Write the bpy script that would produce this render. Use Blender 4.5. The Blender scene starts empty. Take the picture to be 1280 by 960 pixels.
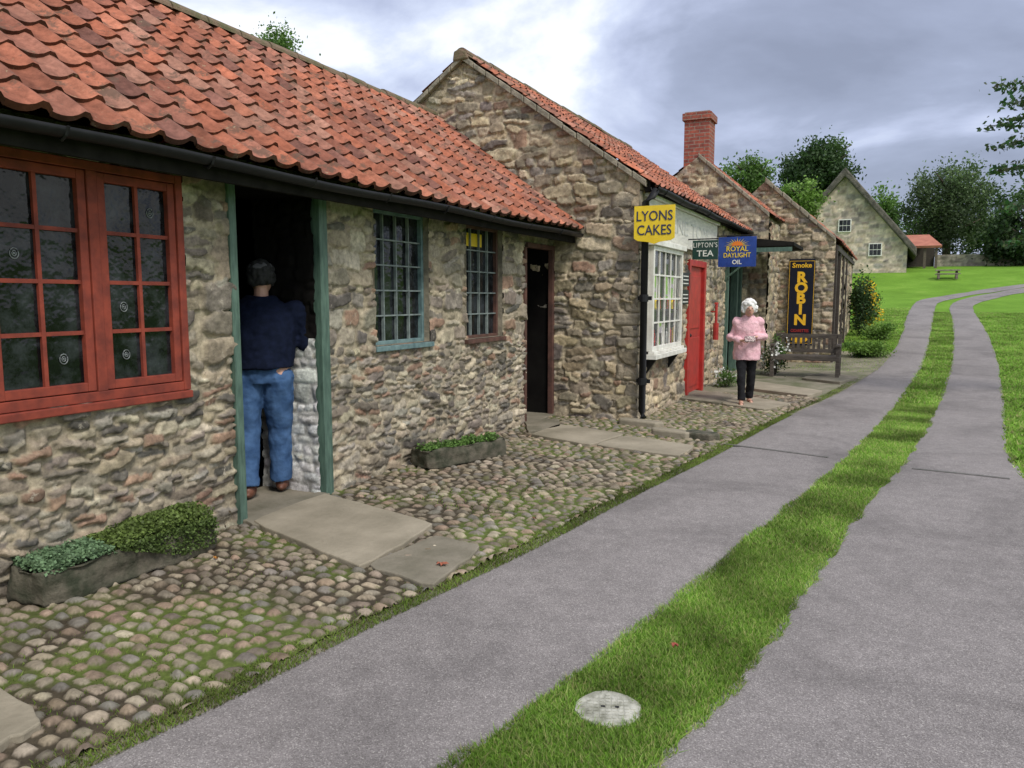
import bpy, bmesh, math, random
import numpy as np
from mathutils import Vector, Matrix
from mathutils import noise as mn
S=bpy.context.scene; C=S.collection
random.seed(7); RG=np.random.default_rng(7)
R=math.radians
# ---------------------------------------------------------------- camera
F=961.; H0=1.6; YAW=R(26); PIT=R(6.4)
fv=Vector((-math.sin(YAW)*math.cos(PIT),math.cos(YAW)*math.cos(PIT),-math.sin(PIT)))
rv=Vector((math.cos(YAW),math.sin(YAW),0)); uv=rv.cross(fv)
cam=bpy.data.cameras.new('camera'); co=bpy.data.objects.new('camera',cam); C.objects.link(co)
co.location=(0,0,H0); co.rotation_euler=(R(90)-PIT,0,YAW)
cam.sensor_width=36; cam.lens=F/1280*36; cam.clip_end=2000; cam.clip_start=.05
S.camera=co
S.view_settings.view_transform='Standard'; S.view_settings.look='None'; S.view_settings.exposure=0
def ray(px,py): return fv+rv*((px-640)/F)-uv*((py-480)/F)
GK=[(-500,0),(13,0),(18,.10),(24,.38),(31,.85),(38,1.3),(45,1.85),(49,2.5),(53,3.1),(60,3.7),(80,4.4),(200,5),(900,5)]
def g(y): return float(np.interp(y,[k[0] for k in GK],[k[1] for k in GK]))
def G(px,py):
    d=ray(px,py); o=Vector((0,0,H0)); t=1.
    while t<300:
        p=o+d*t
        if p.z<g(p.y):
            a,b=t-.25,t
            for _ in range(20):
                m=(a+b)/2; p=o+d*m
                if p.z<g(p.y): b=m
                else: a=m
            return o+d*b
        t+=.25
    return p
def WX(px,py,x0):
    d=ray(px,py); t=x0/d.x; return d.y*t,H0+d.z*t
def WY(px,py,y0):
    d=ray(px,py); t=y0/d.y; return d.x*t,H0+d.z*t
# ---------------------------------------------------------------- materials
def newmat(name):
    m=bpy.data.materials.new(name); m.use_nodes=True
    nt=m.node_tree; return m,nt,nt.nodes,nt.links,nt.nodes['Principled BSDF']
def noise_n(N,L,vec,scale,detail=5,rough=.6,dist=0):
    n=N.new('ShaderNodeTexNoise'); n.inputs['Scale'].default_value=scale; n.inputs['Detail'].default_value=detail
    n.inputs['Roughness'].default_value=rough; n.inputs['Distortion'].default_value=dist
    L.new(vec,n.inputs['Vector']); return n.outputs['Fac']
def ramp(N,L,fac,stops):
    r=N.new('ShaderNodeValToRGB'); L.new(fac,r.inputs['Fac']); e=r.color_ramp.elements
    while len(e)<len(stops): e.new(.5)
    for i,(p,c) in enumerate(stops):
        e[i].position=p; e[i].color=(c[0],c[1],c[2],1) if hasattr(c,'__len__') else (c,c,c,1)
    return r.outputs['Color']
def mul(N,L,a,b,mode='MULTIPLY',f=1):
    m=N.new('ShaderNodeMix'); m.data_type='RGBA'; m.blend_type=mode; m.clamp_factor=True
    if hasattr(f,'type') : L.new(f,m.inputs[0])
    else: m.inputs[0].default_value=f
    for s,i in ((a,6),(b,7)):
        if isinstance(s,(tuple,list)): m.inputs[i].default_value=(*s[:3],1)
        else: L.new(s,m.inputs[i])
    return m.outputs[2]
def bump(N,L,B,h,st,dist):
    b=N.new('ShaderNodeBump'); b.inputs['Strength'].default_value=st; b.inputs['Distance'].default_value=dist
    L.new(h,b.inputs['Height']); L.new(b.outputs[0],B.inputs['Normal'])
def pm(name,c1,c2=None,scale=8,rough=.7,bs=.3,bd=.004,bscale=None,metal=0,stretch=None,lo=.35,hi=.65,spec=None):
    m,nt,N,L,B=newmat(name); B.inputs['Roughness'].default_value=rough; B.inputs['Metallic'].default_value=metal
    if spec is not None: B.inputs['Specular IOR Level'].default_value=spec
    tc=N.new('ShaderNodeTexCoord').outputs['Object']
    if stretch:
        mp=N.new('ShaderNodeMapping'); mp.inputs['Scale'].default_value=stretch; L.new(tc,mp.inputs[0]); tc=mp.outputs[0]
    c2=c2 or tuple(x*.7 for x in c1)
    n=noise_n(N,L,tc,scale,6); L.new(ramp(N,L,n,[(lo,c2),(hi,c1)]),B.inputs['Base Color'])
    if bs: bump(N,L,B,noise_n(N,L,tc,bscale or scale*4,5),bs,bd)
    return m
def vm(name,rough=.85,scale=22,lo=.62,hi=1.3,bs=.6,bd=.01,lichen=None,lsc=6,lth=.62,spec=.3,trans=0,lichen2=None):
    m,nt,N,L,B=newmat(name); B.inputs['Roughness'].default_value=rough; B.inputs['Specular IOR Level'].default_value=spec
    a=N.new('ShaderNodeAttribute'); a.attribute_name='Col'; tc=N.new('ShaderNodeTexCoord').outputs['Object']
    c=a.outputs['Color']
    if scale:
        n=noise_n(N,L,tc,scale,8,.7); c=mul(N,L,c,ramp(N,L,n,[(.3,lo),(.7,hi)]))
        n3=noise_n(N,L,tc,scale*.12,3); c=mul(N,L,c,ramp(N,L,n3,[(.3,.8),(.7,1.15)]))
    if lichen:
        n2=noise_n(N,L,tc,lsc,10,.75); f=ramp(N,L,n2,[(lth,0.),(lth+.05,.75)])
        c=mul(N,L,c,lichen,'MIX',f)
    if lichen2:
        n2=noise_n(N,L,tc,lsc*3.1,8,.75); f=ramp(N,L,n2,[(.62,0.),(.66,.7)])
        c=mul(N,L,c,lichen2,'MIX',f)
    L.new(c,B.inputs['Base Color'])
    if bs: bump(N,L,B,noise_n(N,L,tc,scale*1.6,8,.75),bs,bd)
    if trans:
        t=N.new('ShaderNodeBsdfTranslucent'); L.new(c,t.inputs[0]); x=N.new('ShaderNodeMixShader'); x.inputs[0].default_value=trans
        L.new(B.outputs[0],x.inputs[1]); L.new(t.outputs[0],x.inputs[2]); L.new(x.outputs[0],N['Material Output'].inputs[0])
    return m
M={}
M['stone']=vm('rubble stone',lichen=(.48,.43,.34),lsc=7,lth=.60,lo=.55,hi=1.45,bs=.9,bd=.014,lichen2=(.10,.085,.07))
M['cobble']=vm('cobbles',rough=.8,scale=30,lo=.6,hi=1.25,bs=.4,bd=.004,lichen=(.11,.11,.045),lsc=4,lth=.58,spec=.2)
M['tile']=vm('clay tile',rough=.9,scale=16,lo=.55,hi=1.28,bs=.5,bd=.005,lichen=(.11,.075,.055),lsc=4.5,lth=.545,spec=.12,lichen2=(.34,.27,.17))
M['leaf']=vm('foliage',rough=.6,scale=0,bs=0,trans=.3)
M['grassb']=vm('grass blades',rough=.7,scale=0,bs=0,trans=.4,spec=.15)
M['redpaint']=pm('brick red paint',(.29,.058,.035),(.16,.036,.026),9,.65,.25,.003,spec=.25)
M['teal']=pm('weathered teal paint',(.17,.26,.26),(.08,.14,.15),14,.6,.2,.002)
M['bars']=pm('pale grey green paint',(.24,.28,.27),(.12,.15,.15),14,.6,.2,.002)
M['green']=pm('sage green paint',(.10,.17,.13),(.045,.085,.065),6,.6,.25,.003,stretch=(6,6,1))
M['brown']=pm('brown paint',(.13,.06,.045),(.06,.03,.024),8,.6,.2,.002)
M['black']=pm('black paint',(.010,.010,.011),(.016,.016,.018),12,.55,.1,.001,spec=.25)
M['matteblack']=pm('tarred board',(.012,.011,.010),(.022,.02,.018),7,.95,.3,.004,spec=.08)
M['dark']=pm('dark interior',(.012,.011,.010),(.007,.006,.006),3,.95,.2,.01,spec=.05)  # near-black base colour carries the shade of unlit rooms and door recesses
M['white']=pm('white paint',(.80,.79,.73),(.6,.58,.52),8,.5,.15,.002)
M['slab']=pm('sandstone flag',(.36,.315,.24),(.21,.185,.135),2.2,.85,.7,.010,bscale=25,lo=.3,hi=.7,spec=.2)
M['slab2']=pm('grey flag',(.26,.23,.18),(.13,.12,.085),3,.85,.7,.010,bscale=25,lo=.3,hi=.7,spec=.2)
M['trough']=pm('mossy trough stone',(.125,.11,.08),(.03,.036,.018),9,.9,.8,.015,bscale=30)
M['soil']=pm('soil',(.045,.032,.02),(.02,.015,.01),20,.95,.6,.01)
M['wood']=pm('old wood',(.15,.12,.09),(.07,.055,.04),5,.8,.5,.004,stretch=(1,8,8))
M['benchwood']=pm('weathered bench wood',(.12,.10,.08),(.055,.045,.037),5,.85,.5,.004,stretch=(1,8,8))
M['darkwood']=pm('dark weathered wood',(.065,.05,.04),(.03,.024,.02),5,.8,.5,.004,stretch=(1,8,8))
M['thatch']=pm('thatch',(.15,.135,.11),(.06,.055,.045),3,.95,.8,.08,bscale=14)
M['mortar']=pm('mortar',(.32,.28,.21),(.16,.145,.11),9,.9,.8,.015,bscale=40)
M['moss']=pm('mossy ridge tile',(.10,.10,.045),(.20,.13,.09),9,.95,.8,.015,bscale=50)
M['yellow']=pm('yellow enamel',(.85,.62,.03),(.75,.52,.02),10,.3,.05,.001)
M['gold']=pm('golden lettering',(.85,.50,.02),(.78,.42,.02),10,.35,.0)
M['navy']=pm('navy enamel',(.008,.010,.024),(.006,.007,.016),10,.35,.05,.001,spec=.3)
M['blue']=pm('blue enamel',(.02,.06,.30),(.015,.045,.22),10,.3,.05,.001)
M['dgreen']=pm('dark green enamel',(.012,.05,.038),(.01,.035,.03),10,.35,.05,.001)
M['redenam']=pm('red enamel',(.45,.03,.022),(.30,.02,.016),6,.45,.1,.002)
M['orange']=pm('orange enamel',(.8,.22,.02),(.7,.18,.02),10,.35,.05,.001)
M['inkw']=pm('white lettering',(.8,.8,.76),(.65,.65,.6),20,.4,0)
M['inkn']=pm('navy lettering',(.02,.03,.09),(.02,.03,.07),20,.4,0)
M['faded']=pm('faded lettering',(.42,.43,.40),(.58,.58,.54),9,.6,0)
M['board']=pm('weathered cream board',(.70,.68,.60),(.50,.49,.44),5,.6,.2,.003,stretch=(1,1,6))
M['concrete']=pm('pale concrete',(.50,.49,.42),(.20,.20,.15),16,.85,.9,.008)
M['bull']=pm('thick bullseye glass',(.20,.22,.22),(.10,.11,.11),30,.3,0)
M['joint']=pm('joint filler',(.14,.13,.12),(.09,.09,.08),20,.9,.5,.004)
M['skin']=pm('skin',(.58,.34,.25),(.5,.28,.2),12,.5,.05,.001)
M['pink']=pm('pink quilted jacket',(.82,.52,.56),(.68,.39,.44),14,.85,1,.014,bscale=24,spec=.2)
M['trous']=pm('black trousers',(.010,.010,.012),(.018,.018,.02),10,.9,.3,.004,spec=.15)
M['denim']=pm('blue denim',(.07,.14,.28),(.028,.065,.15),7,.9,.7,.010,bscale=18,spec=.15)
M['sweater']=pm('navy sweater',(.009,.013,.032),(.006,.009,.02),20,.95,.5,.005,bscale=60,spec=.08)
M['leather']=pm('brown leather',(.18,.07,.04),(.10,.04,.025),10,.5,.2,.002)
M['hair']=pm('white hair',(.88,.87,.84),(.65,.63,.6),40,.85,.8,.008,bscale=80)
M['greyhair']=pm('dark grey hair',(.03,.03,.03),(.015,.015,.015),40,.8,.6,.006)
M['eyem']=pm('eye dark',(.02,.015,.012),(.02,.015,.012),10,.3,0)
M['lip']=pm('lips',(.35,.10,.09),(.33,.1,.09),10,.5,0)
M['floral']=pm('floral purse cloth',(.7,.6,.55),(.14,.05,.08),60,.7,.2,.002,lo=.45,hi=.55)
M['ctrunk']=pm('bark',(.09,.07,.05),(.04,.032,.025),6,.9,.8,.03)
m,nt,N,L,B=newmat('old window glass'); M['glass']=m
B.inputs['Roughness'].default_value=.10; B.inputs['Specular IOR Level'].default_value=.30
tc=N.new('ShaderNodeTexCoord').outputs['Object']; bump(N,L,B,noise_n(N,L,tc,6,3),.45,.02)
n=noise_n(N,L,tc,5,8,.75); L.new(ramp(N,L,n,[(.42,(.004,.005,.006)),(.72,(.05,.056,.064))]),B.inputs['Base Color'])
m,nt,N,L,B=newmat('red brick'); M['brick']=m; B.inputs['Roughness'].default_value=.85
tc=N.new('ShaderNodeTexCoord').outputs['Object']; sx=N.new('ShaderNodeSeparateXYZ'); L.new(tc,sx.inputs[0])
ad=N.new('ShaderNodeMath'); L.new(sx.outputs[0],ad.inputs[0]); L.new(sx.outputs[1],ad.inputs[1])
cb=N.new('ShaderNodeCombineXYZ'); L.new(ad.outputs[0],cb.inputs[0]); L.new(sx.outputs[2],cb.inputs[1])
bt=N.new('ShaderNodeTexBrick'); L.new(cb.outputs[0],bt.inputs['Vector']); bt.inputs['Scale'].default_value=1
bt.inputs['Brick Width'].default_value=.225; bt.inputs['Row Height'].default_value=.075; bt.inputs['Mortar Size'].default_value=.008
bt.inputs['Color1'].default_value=(.36,.09,.055,1); bt.inputs['Color2'].default_value=(.22,.055,.04,1); bt.inputs['Mortar'].default_value=(.25,.19,.15,1)
nn=noise_n(N,L,tc,15,5); L.new(mul(N,L,bt.outputs['Color'],ramp(N,L,nn,[(.3,.6),(.7,1.2)])),B.inputs['Base Color'])
# asphalt
m,nt,N,L,B=newmat('asphalt'); M['asphalt']=m; B.inputs['Roughness'].default_value=.9; B.inputs['Specular IOR Level'].default_value=.2
tc=N.new('ShaderNodeTexCoord').outputs['Object']
vo=N.new('ShaderNodeTexVoronoi'); vo.inputs['Scale'].default_value=210; L.new(tc,vo.inputs['Vector'])
sv=N.new('ShaderNodeSeparateXYZ'); L.new(vo.outputs['Color'],sv.inputs[0])
c=ramp(N,L,sv.outputs[0],[(0.,(.15,.136,.130)),(.45,(.212,.193,.187)),(.88,(.255,.234,.226)),(.97,(.36,.335,.315))])
c=mul(N,L,c,ramp(N,L,noise_n(N,L,tc,.7,9,.68,.6),[(.3,.66),(.5,1.),(.72,1.2)]))
c=mul(N,L,c,ramp(N,L,noise_n(N,L,tc,9,6,.7),[(.3,.86),(.7,1.12)]))
L.new(c,B.inputs['Base Color']); bump(N,L,B,vo.outputs['Distance'],.4,.004)
# lawn
m,nt,N,L,B=newmat('lawn'); M['lawn']=m; B.inputs['Roughness'].default_value=.95; B.inputs['Specular IOR Level'].default_value=.1
tc=N.new('ShaderNodeTexCoord').outputs['Object']
c=ramp(N,L,noise_n(N,L,tc,.5,9,.75),[(.3,(.11,.22,.022)),(.55,(.16,.31,.035)),(.75,(.23,.36,.06))])
c=mul(N,L,c,ramp(N,L,noise_n(N,L,tc,25,6,.8),[(.3,.6),(.7,1.25)])); L.new(c,B.inputs['Base Color'])
bump(N,L,B,noise_n(N,L,tc,40,5,.8),.8,.03)
M['dirt']=pm('gravelly earth',(.25,.22,.165),(.10,.11,.05),2.5,.9,.7,.01,bscale=60)
# ---------------------------------------------------------------- helpers
W={}
def link(o,parent=None,local=False):
    C.objects.link(o); W[o.name]=Matrix.Identity(4)
    if parent:
        o.parent=parent
        if local: W[o.name]=W[parent.name]
        else: o.matrix_parent_inverse=W[parent.name].inverted()
    return o
def tag(o,label,cat,group=None,kind=None):
    if label: o['label']=label
    if cat: o['category']=cat
    if group: o['group']=group
    if kind: o['kind']=kind
    return o
def thing(name,label,cat,loc=(0,0,0),rotz=0,group=None,kind=None):
    o=bpy.data.objects.new(name,None); C.objects.link(o); o.location=loc; o.rotation_euler=(0,0,rotz); o.empty_display_size=.1
    W[o.name]=Matrix.Translation(loc)@Matrix.Rotation(rotz,4,'Z')
    return tag(o,label,cat,group,kind)
def npmesh(name,V,Fc,mat,parent=None,col=None,smooth=True,local=False):
    V=np.asarray(V,dtype=np.float32); Fc=np.asarray(Fc,dtype=np.int32); k=Fc.shape[1]
    me=bpy.data.meshes.new(name); me.vertices.add(len(V)); me.vertices.foreach_set('co',V.ravel())
    me.loops.add(Fc.size); me.loops.foreach_set('vertex_index',Fc.ravel())
    me.polygons.add(len(Fc)); me.polygons.foreach_set('loop_start',np.arange(0,Fc.size,k,dtype=np.int32))
    me.polygons.foreach_set('use_smooth',np.full(len(Fc),smooth)); me.update(calc_edges=True)
    if col is not None:
        ca=me.color_attributes.new('Col','FLOAT_COLOR','POINT'); c4=np.ones((len(V),4),dtype=np.float32); c4[:,:3]=col
        ca.data.foreach_set('color',c4.ravel())
    me.materials.append(mat); me.validate()
    return link(bpy.data.objects.new(name,me),parent,local)
class MB:
    def __init__(s): s.v=[]; s.f=[]
    def add(s,vs,fs):
        n=len(s.v); s.v+=[tuple(v) for v in vs]; s.f+=[tuple(i+n for i in f) for f in fs]; return s
    def box(s,x0,x1,y0,y1,z0,z1,mt=None):
        vs=[Vector((x,y,z)) for z in (z0,z1) for x,y in ((x0,y0),(x1,y0),(x1,y1),(x0,y1))]
        if mt: vs=[mt@v for v in vs]
        return s.add(vs,[(3,2,1,0),(4,5,6,7),(0,1,5,4),(1,2,6,5),(2,3,7,6),(3,0,4,7)])
    def prism(s,poly,a,b):
        n=len(poly); vs=[Vector(p)+Vector(a) for p in poly]+[Vector(p)+Vector(b) for p in poly]
        return s.add(vs,[tuple(range(n))[::-1],tuple(range(n,2*n))]+[(i,(i+1)%n,n+(i+1)%n,n+i) for i in range(n)])
    def tube(s,pts,r,seg=8,cap=True):
        pts=[Vector(p) for p in pts]; rs=r if hasattr(r,'__len__') else [r]*len(pts); vs=[];fs=[]
        for i,p in enumerate(pts):
            d=(pts[min(i+1,len(pts)-1)]-pts[max(i-1,0)]).normalized()
            a=d.orthogonal().normalized() if abs(d.z)>.9 else d.cross(Vector((0,0,1))).normalized()
            if abs(d.z)>.9: a=Vector((1,0,0)); a=(a-d*a.dot(d)).normalized()
            b=d.cross(a)
            for k in range(seg):
                t=2*math.pi*k/seg; vs.append(p+a*math.cos(t)*rs[i]+b*math.sin(t)*rs[i])
        for i in range(len(pts)-1):
            for k in range(seg): fs.append((i*seg+k,i*seg+(k+1)%seg,(i+1)*seg+(k+1)%seg,(i+1)*seg+k))
        if cap: fs+=[tuple(range(seg))[::-1],tuple(range(len(vs)-seg,len(vs)))]
        return s.add(vs,fs)
    def ell(s,c,rx,ry,rz,seg=12,rings=8,mt=None):
        c=Vector(c); vs=[]; 
        for i in range(1,rings):
            ph=math.pi*i/rings
            for k in range(seg):
                t=2*math.pi*k/seg; vs.append(Vector((rx*math.sin(ph)*math.cos(t),ry*math.sin(ph)*math.sin(t),rz*math.cos(ph))))
        vs+= [Vector((0,0,rz)),Vector((0,0,-rz))]; n=len(vs)
        if mt: vs=[mt@v for v in vs]
        vs=[v+c for v in vs]; fs=[]
        for i in range(rings-2):
            for k in range(seg): fs.append((i*seg+k,(i+1)*seg+k,(i+1)*seg+(k+1)%seg,i*seg+(k+1)%seg))
        for k in range(seg): fs+=[(n-2,k,(k+1)%seg),(n-1,(rings-2)*seg+(k+1)%seg,(rings-2)*seg+k)]
        return s.add(vs,fs)
    def build(s,name,mat,parent=None,smooth=False,bevel=0,local=False):
        me=bpy.data.meshes.new(name); me.from_pydata(s.v,[],s.f); me.materials.append(mat)
        bm=bmesh.new(); bm.from_mesh(me); bmesh.ops.recalc_face_normals(bm,faces=bm.faces); bm.to_mesh(me); bm.free()
        if smooth: me.polygons.foreach_set('use_smooth',[True]*len(me.polygons))
        o=link(bpy.data.objects.new(name,me),parent,local)
        if bevel:
            b=o.modifiers.new('bevel','BEVEL'); b.width=bevel; b.segments=2; b.limit_method='ANGLE'
        return o
def text(name,s,size,loc,rot,mat,parent,xs=1,off=.0,ext=.002,sp=1.):
    cu=bpy.data.curves.new('lettering','FONT'); cu.body=s; cu.size=size; cu.align_x='CENTER'; cu.align_y='CENTER'; cu.extrude=ext; cu.offset=off
    cu.resolution_u=3; cu.space_character=sp
    t=bpy.data.objects.new('tmp',cu); C.objects.link(t); bpy.context.view_layer.update()
    me=bpy.data.meshes.new_from_object(t.evaluated_get(bpy.context.evaluated_depsgraph_get())); bpy.data.objects.remove(t)
    mt=Matrix.Translation(loc)@Matrix.Rotation(rot[2],4,'Z')@Matrix.Rotation(rot[0],4,'X')@Matrix.Diagonal((xs,1,1,1))
    me.transform(mt); me.materials.clear(); me.materials.append(mat); me.name=name
    return link(bpy.data.objects.new(name,me),parent)
FY=(R(90),0,0); FX=(R(90),0,R(90))
_tab=RG.random((128,128))
def vn(x,y,s,seed=0):
    x=np.asarray(x)*s+seed*17.3; y=np.asarray(y)*s+seed*9.7
    xi=np.floor(x).astype(int); yi=np.floor(y).astype(int); fx=x-xi; fy=y-yi; fx=fx*fx*(3-2*fx); fy=fy*fy*(3-2*fy)
    t=lambda a,b:_tab[a%128,b%128]
    return (t(xi,yi)*(1-fx)+t(xi+1,yi)*fx)*(1-fy)+(t(xi,yi+1)*(1-fx)+t(xi+1,yi+1)*fx)*fy-.5
def fbm(x,y,s,seed=0,o=4): return sum(vn(x,y,s*2**i,seed+i)/2**i for i in range(o))
def layout(U,V,hmin,hmax,amin,amax,seed,bigp=.12,skew=2.):
    r=random.Random(seed); out=[]; v=-.02
    while v<V:
        h=hmin+(hmax-hmin)*r.random()**skew; u=-r.random()*.3
        while u<U:
            w=max(.05,min(.55,h*r.uniform(amin,amax)))
            if h>hmin*1.9 and r.random()<.3:
                k=r.uniform(.35,.65); out.append((u+w/2,v+h*k/2,w/2,h*k/2)); out.append((u+w/2,v+h*k+h*(1-k)/2,w/2,h*(1-k)/2))
            elif r.random()<bigp: out.append((u+w/2,v+h*.6,w/2*1.15,h*.75))
            else: out.append((u+w/2,v+h/2+r.uniform(-.012,.012),w/2,h/2))
            u+=w
        v+=h
    return out
def rubble(name,O,Ud,Vd,Nn,U,V,res,stones,pal,mort,prot,mat,parent=None,prof=None,holes=(),warp=.03,seed=1,bulge=.02,rot=.12,edge=.016,polyfn=None,mort2=None,gapf=.95,pr_=(2.8,7.),moth=.05,cvar=.5):
    nu=int(U/res)+1; nv=int(V/res)+1
    u=np.linspace(0,U,nu); v=np.linspace(0,V,nv); uu,vv=np.meshgrid(u,v,indexing='ij')
    wu=uu+warp*1.6*fbm(uu,vv,2.2,seed,3)+warp*.6*vn(uu,vv,14,seed+4)+warp*.3*vn(uu,vv,33,seed+5); wv=vv+warp*1.6*fbm(uu,vv,2.0,seed+20,3)+warp*.5*vn(uu,vv,16,seed+6)+warp*.3*vn(uu,vv,37,seed+7)
    Fm=np.full((nu,nv),9.); ID=np.full((nu,nv),-1); Hh=np.zeros((nu,nv))
    r=random.Random(seed); cols=[]
    for i,(cu,cv,w,h) in enumerate(stones):
        b=r.choice(pal); k=r.uniform(.78,1.2); cols.append([x*k*r.uniform(.97,1.03) for x in b])
        m=warp*2.4+.02; i0=max(0,int((cu-w*1.2-m)/U*(nu-1))); i1=min(nu,int((cu+w*1.2+m)/U*(nu-1))+2); j0=max(0,int((cv-h*1.3-m)/V*(nv-1))); j1=min(nv,int((cv+h*1.3+m)/V*(nv-1))+2)
        if i1<=i0 or j1<=j0: continue
        du=wu[i0:i1,j0:j1]-cu; dv=wv[i0:i1,j0:j1]-cv; a=r.uniform(-rot,rot); du,dv=du*math.cos(a)+dv*math.sin(a),dv*math.cos(a)-du*math.sin(a)
        w2=w*gapf*r.uniform(.90,1.04); h2=h*gapf*r.uniform(.90,1.06); p=r.uniform(*pr_)
        sk=r.uniform(-.35,.35); tp=r.uniform(-.3,.3); dd=((np.abs(du/w2+sk*dv/h2*.5))**p+(np.abs(dv/h2*(1+tp*du/w2*.6)))**p)**(1/p)
        sl=Fm[i0:i1,j0:j1]; q=dd<sl; sl[q]=dd[q]; ID[i0:i1,j0:j1][q]=i
        e=(1-dd)*min(w2,h2); pr=prot*r.uniform(.45,1.35); t1=r.uniform(-.14,.14)*prot/.03; t2=r.uniform(-.18,.12)*prot/.03
        s=np.clip(e/edge,0,1); s=s*(2-s); hh=s*(pr+t1*du*.5+t2*dv*.6)
        Hh[i0:i1,j0:j1][q]=hh[q]
    st=Fm<1
    nz=fbm(uu,vv,18,seed+40,3)
    Hh=np.where(st,Hh+prot*.3*nz,prot*.3*nz+prot*moth)+bulge*fbm(uu,vv,.9,seed+60,2)
    cols=np.array(cols); col=cols[np.clip(ID,0,None)]*(1+cvar*fbm(uu,vv,9,seed+80,3))[...,None]
    mc=np.array(mort)*(1+.35*fbm(uu,vv,6,seed+90,3))[...,None]
    if mort2 is not None:
        f=np.clip(fbm(uu,vv,1.6,seed+95,4)*3+.55,0,1)[...,None]; mc=mc*(1-f)+np.array(mort2)*f
    blend=np.clip((1-Fm)/.10,0,1)[...,None]; col=mc*(1-blend)+col*blend
    vvp=vv.copy()
    if prof is not None:
        P=prof(uu); vvp=np.minimum(vv,P)
    P3=np.array(O)+uu[...,None]*np.array(Ud)+vvp[...,None]*np.array(Vd)+Hh[...,None]*np.array(Nn)
    idx=np.arange(nu*nv).reshape(nu,nv)
    Q=np.stack([idx[:-1,:-1],idx[1:,:-1],idx[1:,1:],idx[:-1,1:]],-1)
    uc=(uu[:-1,:-1]+uu[1:,1:])/2; vc=(vv[:-1,:-1]+vv[1:,1:])/2; keep=np.ones(uc.shape,bool)
    if prof is not None: keep&=vc-res/2<prof(uc)
    for (a,b,c_,d_) in holes: keep&=~((uc>a)&(uc<b)&(vc>c_)&(vc<d_))
    if polyfn is not None: keep&=polyfn(P3[:-1,:-1,0],P3[:-1,:-1,1])
    Q=Q[keep]
    if np.dot(np.cross(Ud,Vd),Nn)<0: Q=Q[:,::-1]
    used=np.unique(Q); re=np.full(nu*nv,-1); re[used]=np.arange(len(used))
    return npmesh(name,P3.reshape(-1,3)[used],re[Q],mat,parent,col=np.clip(col.reshape(-1,3)[used],.01,.9))
def pip(x,y,poly):
    x=np.asarray(x); ins=np.zeros(x.shape,bool); n=len(poly)
    for i in range(n):
        x1,y1=poly[i][0],poly[i][1]; x2,y2=poly[(i+1)%n][0],poly[(i+1)%n][1]
        if y1==y2: continue
        c=((y1>y)!=(y2>y))&(x<(x2-x1)*(y-y1)/(y2-y1)+x1); ins^=c
    return ins
# ---------------------------------------------------------------- world & sun
w=bpy.data.worlds.new('World'); S.world=w; w.use_nodes=True; N=w.node_tree.nodes; L=w.node_tree.links; N.clear()
out=N.new('ShaderNodeOutputWorld'); sky=N.new('ShaderNodeTexSky'); sky.sky_type='NISHITA'; sky.sun_disc=False
SE=R(50); sky.sun_elevation=SE
sdir=Vector((math.cos(SE)*math.cos(R(-35)),math.cos(SE)*math.sin(R(-35)),math.sin(SE)))
sky.sun_rotation=math.atan2(sdir.x,sdir.y)
b1=N.new('ShaderNodeBackground'); b1.inputs[1].default_value=.15; L.new(sky.outputs[0],b1.inputs[0])
tc=N.new('ShaderNodeTexCoord').outputs['Generated']; sp=N.new('ShaderNodeSeparateXYZ'); L.new(tc,sp.inputs[0])
def mth(op,a,b=None):
    n=N.new('ShaderNodeMath'); n.operation=op
    for i,s in enumerate((a,b)):
        if s is None: continue
        if isinstance(s,(int,float)): n.inputs[i].default_value=s
        else: L.new(s,n.inputs[i])
    return n.outputs[0]
zz=mth('ADD',mth('MAXIMUM',sp.outputs[2],0.),.28)
cx=mth('DIVIDE',sp.outputs[0],zz); cy=mth('DIVIDE',sp.outputs[1],zz)
cb=N.new('ShaderNodeCombineXYZ'); L.new(cx,cb.inputs[0]); L.new(cy,cb.inputs[1]); cb.inputs[2].default_value=1.3
f1=noise_n(N,L,cb.outputs[0],1.25,10,.54,.3); f2=noise_n(N,L,cb.outputs[0],.5,2,.5)
ff=mth('ADD',mth('MULTIPLY',f1,.8),mth('MULTIPLY',f2,.2))
hz=mth('MULTIPLY',mth('POWER',mth('SUBTRACT',1.,mth('MAXIMUM',sp.outputs[2],0.)),9.),.10)
ff=mth('SUBTRACT',ff,hz)
cc=ramp(N,L,ff,[(.39,(1.,1.,1.)),(.435,(.86,.89,.96)),(.475,(.62,.68,.84)),(.525,(.46,.51,.68)),(.575,(.33,.37,.50)),(.65,(.25,.28,.38))])
b2=N.new('ShaderNodeBackground'); L.new(cc,b2.inputs[0]); b2.inputs[1].default_value=1.25
mx=N.new('ShaderNodeMixShader'); mx.inputs[0].default_value=.9
L.new(b1.outputs[0],mx.inputs[1]); L.new(b2.outputs[0],mx.inputs[2]); L.new(mx.outputs[0],out.inputs[0])
sl=bpy.data.lights.new('sun','SUN'); sl.energy=2.8; sl.angle=R(14); sl.color=(1,.95,.87)
so=bpy.data.objects.new('sun',sl); C.objects.link(so); so.rotation_euler=sdir.to_track_quat('Z','Y').to_euler()
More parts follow.
